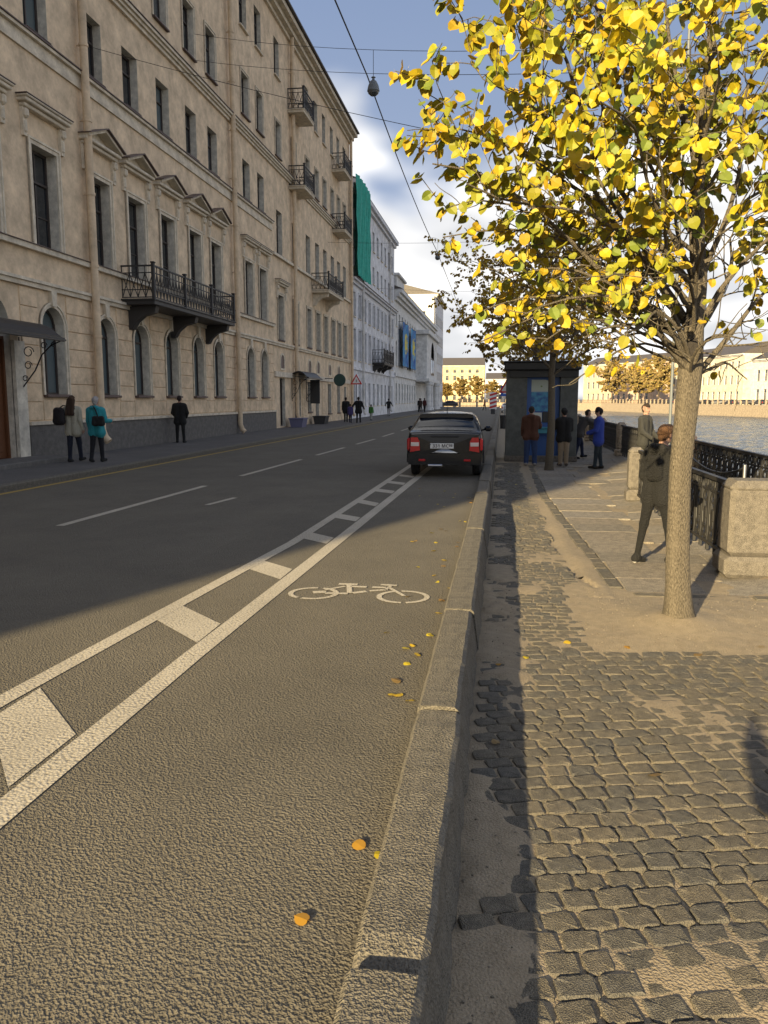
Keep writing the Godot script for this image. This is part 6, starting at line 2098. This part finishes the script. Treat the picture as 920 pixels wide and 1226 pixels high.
# ---------------------------------------------------------------- signs and small street things
func small_things() -> void:
	var pole := func(t: Node3D, h: float, r := 0.03) -> void:
		var m := Msh.new()
		m.tube([Vector3(0, 0, 0), Vector3(0, h, 0)], [r, r], 8)
		part("pole", m, M.lamp_grey, t)
	var t := thing("warning_sign", "red edged triangular warning sign on a pole by the grey townhouse", "sign", Vector3(-10.9, 0.12, -60.8))
	pole.call(t, 3.5)
	var m := Msh.new()
	m.prism([Vector2(-0.45, 2.72), Vector2(0.45, 2.72), Vector2(0, 3.5)], 0.03, 0.05)
	var pl := part("plate", m, M.sign_red, t)
	m = Msh.new()
	m.prism([Vector2(-0.30, 2.81), Vector2(0.30, 2.81), Vector2(0, 3.33)], 0.052, 0.056)
	part("face", m, M.sign_white, pl)
	m = Msh.new()
	m.box(Vector3(0, 2.98, 0.058), Vector3(0.05, 0.2, 0.004))
	part("mark", m, M.ink, pl)
	t = thing("round_sign", "dark green round sign on a bracket over a doorway of the beige block", "sign", Vector3(X_WALL, 3.05, -55.6))
	m = Msh.new()
	m.xf = Transform3D(Basis(Vector3.RIGHT, PI / 2), Vector3(1.15, 0, 0))
	m.lathe([Vector2(0.001, -0.05), Vector2(0.40, -0.05), Vector2(0.43, 0.0), Vector2(0.40, 0.05), Vector2(0.001, 0.05)], 24)
	part("disc", m, M.sign_green, t)
	m = Msh.new()
	m.bar(Vector3(0, 0.1, 0), Vector3(0.65, 0.1, 0), 0.05, 0.05)
	part("bracket", m, M.dark_iron, t)
	t = thing("shop_sign", "dark square shop sign hung beside the small shop canopy", "sign", Vector3(X_WALL, 2.2, -50.6))
	m = Msh.new()
	m.box(Vector3(0.55, 0, 0), Vector3(0.62, 1.5, 0.10), 0.02)
	part("board", m, M.kiosk_dark, t)
	m = Msh.new()
	m.bar(Vector3(0, 0.6, 0), Vector3(0.3, 0.6, 0), 0.04, 0.04)
	m.bar(Vector3(0, -0.6, 0), Vector3(0.3, -0.6, 0), 0.04, 0.04)
	part("bracket", m, M.dark_iron, t)
	for q in [[-45.6, M.planter_blue, "bluish grey planter box by the first shop door"], [-51.6, M.planter_dark, "dark planter box beside the shop canopy"]]:
		t = thing("planter", q[2], "planter", Vector3(-11.6, 0.12, q[0]))
		m = Msh.new()
		m.prism([Vector2(-0.32, 0.0), Vector2(0.32, 0.0), Vector2(0.42, 0.5), Vector2(-0.42, 0.5)], -0.55, 0.55)
		part("box", m, q[1], t)
		m = Msh.new()
		m.box(Vector3(0, 0.5, 0), Vector3(0.9, 0.06, 1.2), 0.015)
		part("rim", m, q[1], t)
	t = thing("hazard_board", "red and white striped board on the kerb further up", "sign", Vector3(-0.9, 0.0, -96.0))
	m = Msh.new()
	m.box(Vector3(0, 0.3, 0), Vector3(0.5, 0.6, 0.4), 0.03)
	part("foot", m, M.kiosk_dark, t)
	m = Msh.new()
	m.box(Vector3(0, 1.55, 0), Vector3(0.85, 2.0, 0.06), 0.01)
	pl = part("board", m, M.sign_white, t)
	for k in 4:
		m = Msh.new()
		m.prism([Vector2(-0.42, 0.62 + k * 0.48), Vector2(-0.42, 0.86 + k * 0.48), Vector2(0.42, 1.10 + k * 0.48), Vector2(0.42, 0.86 + k * 0.48)], 0.031, 0.034)
		part("stripe", m, M.sign_red, pl)
	t = thing("blue_sign", "blue square traffic sign on a pole past the kiosk", "sign", Vector3(0.35, pave_y(0.35, -70), -70.0))
	pole.call(t, 3.1)
	m = Msh.new()
	m.box(Vector3(0, 2.7, 0.04), Vector3(0.75, 0.9, 0.02), 0.005)
	pl = part("plate", m, M.sign_blue, t)
	m = Msh.new()
	m.box(Vector3(0, 2.7, 0.053), Vector3(0.3, 0.5, 0.004))
	part("mark", m, M.sign_white, pl)
	t = thing("triangle_sign", "red triangular sign on a pole beside the kiosk", "sign", Vector3(0.28, pave_y(0.3, -40), -40.0))
	pole.call(t, 3.0)
	m = Msh.new()
	m.prism([Vector2(-0.4, 2.3), Vector2(0.4, 2.3), Vector2(0, 3.0)], 0.03, 0.05)
	pl = part("plate", m, M.sign_red, t)
	m = Msh.new()
	m.prism([Vector2(-0.26, 2.38), Vector2(0.26, 2.38), Vector2(0, 2.84)], 0.052, 0.056)
	part("face", m, M.sign_white, pl)
	t = thing("litter_bin", "dark litter bin on the kerb past the kiosk", "bin", Vector3(0.25, pave_y(0.3, -56), -56.0))
	m = Msh.new()
	m.lathe([Vector2(0.26, 0.05), Vector2(0.30, 0.85), Vector2(0.33, 0.88), Vector2(0.30, 0.92), Vector2(0.22, 0.9)], 14)
	part("drum", m, M.kiosk_dark, t)
	m = Msh.new()
	m.lathe([Vector2(0.28, 0.0), Vector2(0.28, 0.06), Vector2(0.001, 0.06)], 14)
	part("foot", m, M.kiosk_dark, t)
	car("small dark car crossing at the far end of the street", Vector3(-9.2, 0.0, -176), PI / 2, M.far_car_paint_1, false)
	car("pale car parked beyond the striped board", Vector3(0.9, -0.25, -118), 0.0, mat("white_car_paint", Color(0.6, 0.6, 0.6), 0.3), false)
func fallen_leaves() -> void:
	rng.seed = 90
	var g := "fallen autumn leaves"
	var names := ["leaf_gold", "leaf_orange", "leaf_yellow", "leaf_brown", "leaf_brown"]
	var put := func(x: float, z: float, y: float, label: String, big := 1.0) -> void:
		var o := single("fallen_leaf", meshes["leaf%d" % (rng.randi() % 4)], M[names[rng.randi() % 5]], label, "leaf", Vector3.ZERO, 0.0, g)
		var b := Basis(Vector3.UP, rng.randf() * TAU) * Basis(Vector3.RIGHT, PI / 2 + rng.randf_range(-0.25, 0.25)) * Basis(Vector3.UP, rng.randf_range(-0.3, 0.3))
		o.transform = Transform3D(b.scaled_local(Vector3(1, 1, 0.55) * rng.randf_range(0.045, 0.068) * big), Vector3(x, y + 0.012, z))
	for q in [[-0.54, -4.48], [-0.62, -4.46], [-0.59, -5.04], [-0.51, -5.22], [-0.46, -5.68], [-0.49, -6.31], [-0.50, -6.71], [-0.44, -7.19], [-0.53, -2.87], [-0.44, -2.80], [-0.60, -2.38], [-0.61, -7.69], [-0.55, -8.2], [-0.75, -9.0], [-0.5, -9.6], [-0.7, -10.4], [-0.55, -11.3], [-0.9, -12.2], [-1.0, -15.0], [-1.4, -14.2], [-1.5, -15.4], [-0.8, -14.0], [-0.56, -5.4]]:
		put.call(q[0], q[1], 0.0, "dry yellow or orange leaf lying on the road by the kerb")
	for k in 26:
		var z := -4.2 - 10.5 * rng.randf()
		put.call(-0.47 - 0.55 * pow(rng.randf(), 2.2), z, 0.0, "dry yellow or orange leaf lying on the road by the kerb")
	for q in [[0.04, -5.76], [0.21, -5.94], [0.59, -6.43], [0.84, -4.08], [0.02, -4.32], [1.02, -6.33], [1.5, -6.2], [2.1, -6.5], [0.4, -19.0], [0.25, -19.6], [0.7, -18.4], [0.35, -15.0]]:
		put.call(q[0], q[1], pave_y(q[0], q[1]), "dry yellow or orange leaf lying on the quay setts")
func grit() -> void:       # small stones and bits of bark swept over the quay sand
	rng.seed = 64
	var m := Msh.new()
	m.lathe([Vector2(0.3, -0.3), Vector2(0.55, 0.0), Vector2(0.4, 0.3), Vector2(0.01, 0.42)], 5)
	var mm := MultiMesh.new()
	mm.transform_format = MultiMesh.TRANSFORM_3D
	mm.use_colors = true
	mm.mesh = m.mesh()
	mm.instance_count = 4200
	for i in 4200:
		var far := rng.randf()
		var z := -1.0 - 8.2 * far * far if i < 3000 else rng.randf_range(-6.1, -8.2)
		var x := rng.randf_range(-0.12, 3.0)
		if i % 3 == 0 and i < 3000: x = rng.randf_range(-0.12, 0.5)
		if i >= 3000: x = rng.randf_range(0.75, 3.0)
		var s := 0.003 + 0.009 * pow(rng.randf(), 3.5)
		var b := Basis.from_euler(Vector3(rng.randf() * 6.0, rng.randf() * 6.0, rng.randf() * 6.0)).scaled(Vector3(s * 1.3, s * 0.8, s))
		mm.set_instance_transform(i, Transform3D(b, Vector3(x, maxf(dirt_y(x, z), pave_y(x, z) - 0.012) + s * 0.3, z)))
		mm.set_instance_color(i, Color(0.21, 0.18, 0.135) * rng.randf_range(0.5, 1.2))
	var mi := MultiMeshInstance3D.new()
	mi.name = "gravel"
	mi.multimesh = mm
	mi.material_override = M.grit_stone
	stuff(mi)
	mi.set_meta("label", "loose grit and small stones scattered over the quay sand")
	mi.set_meta("category", "gravel")
	add_child(mi)
func people() -> void:
	var skin := Color(0.50, 0.30, 0.22)
	var black := Color(0.012, 0.012, 0.014)
	var sw := 0.12
	# two women walking on the far footway
	var a := person("person in cream jacket with long brown hair walking by the beige wall", Vector3(-10.84, sw, -19.3), 0.0, 1.68, 0.018, [Color(0.50, 0.47, 0.36), Color(0.015, 0.018, 0.035), black, skin, Color(0.055, 0.028, 0.014)], {"thigh": [-4.0, 16.0], "knee": [2.0, 8.0], "arm": [10.0, -8.0], "elbow": [20.0, 30.0], "hair": "long", "coat": 0.80, "fat": 0.03})
	var c := person("person in turquoise jacket walking beside the long haired one", Vector3(-10.25, sw, -19.4), 0.0, 1.66, 0.018, [Color(0.035, 0.34, 0.39), Color(0.012, 0.012, 0.018), black, skin, Color(0.45, 0.42, 0.40)], {"thigh": [-10.0, 6.0], "knee": [6.0, 2.0], "arm": [5.0, 12.0], "elbow": [20.0, 75.0], "hair": "short", "coat": 0.80, "fat": 0.04, "hood": true})
	bag("black quilted backpack hung on the cream jacketed person's left shoulder", Vector3(-11.05, sw + 1.18, -19.02), 0.0, Vector3(0.30, 0.46, 0.20), Color(0.018, 0.015, 0.013), Vector3(0.12, 0.24, -0.25), "backpack")
	bag("black shoulder bag against the turquoise jacket", Vector3(-10.06, sw + 1.06, -19.14), 0.3, Vector3(0.32, 0.27, 0.13), black, Vector3(-0.16, 0.38, -0.22), "shoulder bag")
	person("person in black standing by the beige wall under the balcony", Vector3(-11.75, sw, -28.5), 0.15, 1.72, 0.022, [black, Color(0.012, 0.012, 0.015), black, skin, Color(0.02, 0.015, 0.012)], {"thigh": [2.0, -2.0], "out": [16.0, 16.0], "elbow": [40.0, 40.0], "coat": 0.78, "fat": 0.04, "spread": 0.06, "pocket": [true, true], "inward": [0.5, 0.5]})
	# the family further on
	person("adult in black walking by the shops, child at the side", Vector3(-10.9, sw, -56.5), 0.1, 1.74, 0.03, [black, black, black, skin, Color(0.02, 0.015, 0.01)], {"thigh": [10.0, -8.0], "coat": 0.72, "fat": 0.04})
	person("child in violet jacket between two dark clothed adults", Vector3(-10.2, sw, -54.5), 0.0, 1.30, 0.03, [Color(0.09, 0.07, 0.20), Color(0.02, 0.02, 0.05), black, skin, Color(0.10, 0.06, 0.03)], {"thigh": [12.0, -10.0], "coat": 0.80, "fat": 0.02})
	person("adult in dark coat holding the violet jacketed child's hand", Vector3(-9.65, sw, -54.6), 0.0, 1.76, 0.03, [Color(0.015, 0.013, 0.014), black, black, skin, Color(0.02, 0.015, 0.01)], {"thigh": [-8.0, 10.0], "out": [38.0, 20.0], "elbow": [5.0, 45.0], "coat": 0.75, "fat": 0.05})
	person("child in green jacket and pale trousers walking by the grey townhouse", Vector3(-9.9, sw, -61.6), 0.0, 1.22, 0.03, [Color(0.06, 0.20, 0.04), Color(0.40, 0.40, 0.36), black, skin, Color(0.06, 0.04, 0.02)], {"thigh": [14.0, -12.0], "coat": 0.86, "fat": 0.02})
	person("person in black top and pale trousers by the grey townhouse", Vector3(-10.7, sw, -77.3), 0.0, 1.68, 0.04, [black, Color(0.35, 0.33, 0.34), black, skin, black], {"thigh": [10.0, -8.0], "out": [28.0, 28.0], "elbow": [50.0, 50.0]})
	person("person in black walking past the pale hall", Vector3(-10.3, sw, -103.0), 0.4, 1.74, 0.045, [black, black, black, skin, black], {"thigh": [10.0, -10.0]})
	person("person in dark brown clothes stepping off the pale hall pavement", Vector3(-9.75, sw, -99.0), 0.6, 1.74, 0.045, [Color(0.03, 0.018, 0.014), black, black, skin, black], {"thigh": [18.0, -14.0]})
	person("person in dark red jacket near the pale hall kerb", Vector3(-9.5, sw, -101.5), -0.3, 1.76, 0.045, [Color(0.07, 0.015, 0.014), black, black, skin, black], {"thigh": [12.0, -12.0]})
	person("distant person in red crossing the road end", Vector3(-2.5, 0.0, -128.0), 1.2, 1.72, 0.06, [Color(0.16, 0.03, 0.025), black, black, skin, black], {"thigh": [16.0, -14.0]})
	# round the kiosk
	var ky := func(x: float, z: float) -> float: return pave_y(x, z)
	person("person in brown hooded jacket and blue jeans at the kiosk counter", Vector3(0.92, ky.call(0.92, -24.6) + 0.01, -24.7), -0.1, 1.76, 0.018, [Color(0.115, 0.05, 0.03), Color(0.04, 0.075, 0.19), Color(0.45, 0.43, 0.42), skin, Color(0.03, 0.02, 0.016)], {"arm": [8.0, 30.0], "elbow": [25.0, 70.0], "hood": true, "fat": 0.045, "trouser": 0.018, "coat": 0.86, "spread": 0.05, "nod": 10.0})
	person("person in black jacket and beige trousers at the kiosk counter", Vector3(1.88, ky.call(1.88, -24.6) + 0.01, -24.5), 0.25, 1.70, 0.018, [black, Color(0.36, 0.28, 0.19), Color(0.10, 0.08, 0.07), skin, Color(0.01, 0.01, 0.01)], {"arm": [35.0, 10.0], "elbow": [70.0, 60.0], "fat": 0.045, "trouser": 0.012, "coat": 0.84, "nod": 8.0, "hair": "cap", "inward": [0.2, 0.3]})
	person("person in grey jacket and dark jeans bending forward behind the kiosk corner", Vector3(2.62, ky.call(2.6, -27.6) + 0.01, -27.8), -1.3, 1.72, 0.022, [Color(0.075, 0.07, 0.065), Color(0.02, 0.03, 0.07), black, skin, Color(0.03, 0.02, 0.015)], {"thigh": [20.0, -6.0], "knee": [14.0, 8.0], "lean": 32.0, "arm": [60.0, 60.0], "elbow": [60.0, 60.0], "fat": 0.04})
	person("person in bright blue jacket and dark cap waiting near the kiosk", Vector3(2.76, ky.call(2.76, -23.5) + 0.01, -23.4), 1.35, 1.72, 0.018, [Color(0.025, 0.055, 0.36), Color(0.025, 0.04, 0.055), Color(0.03, 0.02, 0.015), skin, Color(0.012, 0.011, 0.012)], {"thigh": [5.0, -4.0], "knee": [0.0, 4.0], "arm": [15.0, 10.0], "elbow": [55.0, 55.0], "hair": "cap", "fat": 0.05, "coat": 0.80, "nod": 8.0, "pocket": [true, true], "inward": [0.4, 0.4]})
	person("person in dark grey jacket with glasses leaning on the river railing", Vector3(3.42, ky.call(3.45, -19.8) + 0.02, -19.9), -2.2, 1.78, 0.018, [Color(0.045, 0.045, 0.042), Color(0.03, 0.028, 0.02), black, skin, Color(0.035, 0.022, 0.014)], {"arm": [12.0, 12.0], "elbow": [40.0, 40.0], "fat": 0.03, "look": -15.0, "pocket": [true, true], "inward": [0.4, 0.4], "extra": []})
	# walking behind the near tree
	person("person in black hooded jacket and white soled shoes walking behind the near tree", Vector3(1.87, ky.call(1.87, -9.9) + 0.012, -9.9), -0.85, 1.66, 0.0135, [Color(0.012, 0.012, 0.012), Color(0.008, 0.008, 0.009), Color(0.012, 0.012, 0.012), skin, Color(0.10, 0.048, 0.022), Color(0.68, 0.66, 0.62)], {"thigh": [-8.0, 10.0], "knee": [3.0, 3.0], "arm": [-6.0, 12.0], "elbow": [40.0, 60.0], "lean": 7.0, "spread": 0.09, "trouser": -0.012, "nod": 22.0, "hair": "thick", "hood": true, "fat": 0.02, "coat": 0.84, "sole": true, "pocket": [true, true], "inward": [0.25, 0.25]})
	bag("black backpack worn by the person behind the near tree", Vector3(1.82, ky.call(1.93, -9.9) + 1.17, -9.81), -0.62, Vector3(0.20, 0.31, 0.10), Color(0.008, 0.008, 0.009), Vector3(0.08, 0.22, -0.13), "backpack")
	# whoever holds the camera: only the shadow shows
	person("person holding up a phone on the kerb side setts, outside the frame", Vector3(0.09, ky.call(0.1, 0.6) + 0.01, 0.58), -0.12, 1.80, 0.022, [Color(0.03, 0.03, 0.035), Color(0.02, 0.02, 0.03), black, skin, Color(0.03, 0.02, 0.015)], {"arm": [48.0, 48.0], "elbow": [75.0, 75.0], "out": [34.0, 34.0], "fat": 0.06, "coat": 0.8, "trouser": 0.03})
func bag(label: String, at: Vector3, turn: float, s: Vector3, c: Color, strap: Vector3, kind: String) -> void:
	var t := thing("shoulder_bag" if kind == "shoulder bag" else "backpack", label, kind, at, turn)
	var m := Msh.new()
	m.col = c
	var cell := 0.016
	var h := s * 0.5
	var bones := []
	for sx in [-1.0, 1.0]:
		bones.append([Vector3(sx * (h.x - h.z * 0.9), -h.y + h.z, 0), Vector3(sx * (h.x - h.z), h.y - h.z, 0), h.z, h.z * 0.85, 0])
		bones.append([Vector3(sx * (h.x - h.z * 0.9), -h.y * 0.5, h.z * 0.5), Vector3(sx * (h.x - h.z), -h.y * 0.1, h.z * 0.5), h.z * 0.7, h.z * 0.6, 0])
	bones.append([Vector3(-h.x * 0.3, -h.y + h.z, 0), Vector3(h.x * 0.3, h.y - h.z, 0), h.z, h.z * 0.8, 0]); bones.append([Vector3(h.x * 0.3, -h.y + h.z, 0), Vector3(-h.x * 0.3, h.y - h.z, 0), h.z, h.z * 0.8, 0])
	sdf(m, bones, cell, 0.03, [c])
	part("pouch", m, M.cloth, t)
	m = Msh.new()
	m.col = c
	m.tube([Vector3(0, h.y - 0.05, 0), Vector3(0, h.y, -0.02).lerp(strap, 0.5) + Vector3(0, 0.03, 0.02), strap], [0.016, 0.016, 0.014], 6)
	part("strap", m, M.cloth, t)

# ---------------------------------------------------------------- sky
func make_sky() -> Sky:
	var w := 1024
	var h := 512
	var im := Image.create(w, h, false, Image.FORMAT_RGBF)
	var n1 := noise(SKY_SEED, 0.55, FastNoiseLite.TYPE_SIMPLEX_SMOOTH, 5, 0.52)
	var n2 := noise(SKY_SEED + 1, 1.3, FastNoiseLite.TYPE_SIMPLEX_SMOOTH, 4, 0.5)
	for y in h:
		var el := (0.5 - (y + 0.5) / h) * PI
		var sy := sin(el)
		for x in w:
			var az := (x + 0.5) / w * TAU
			var c: Color
			if sy < -0.02:
				c = Color(0.20, 0.19, 0.18)
			else:
				var k := 1.0 / (maxf(sy, 0.0) + 0.30)
				var p := Vector2(cos(az) * cos(el), sin(az) * cos(el)) * k * 1.5
				var t := clampf(sy, 0.0, 1.0)
				var blue := Color(0.78, 0.90, 1.10).lerp(Color(0.07, 0.18, 0.46), pow(t, 0.55))
				var d := n1.get_noise_2d(p.x, p.y) * 1.15 - 0.06 + 0.55 * pow(1.0 - t, 2.3)
				var amount := smoothstep(-0.06, 0.30, d)
				var shade := clampf(0.5 + n2.get_noise_2d(p.x + 3.0, p.y) * 0.9 + (0.25 - d) * 0.5, 0.0, 1.0)
				var cloud := Color(0.96, 0.98, 1.02).lerp(Color(2.0, 1.95, 1.88), shade)
				c = blue.lerp(cloud, amount)
			im.set_pixel(x, y, c)
	var pm := PanoramaSkyMaterial.new()
	pm.panorama = ImageTexture.create_from_image(im)
	pm.energy_multiplier = SKY_ENERGY
	var s := Sky.new()
	s.sky_material = pm
	return s

func stage(s: String) -> void:
	print("%6d ms  %s" % [Time.get_ticks_msec(), s])
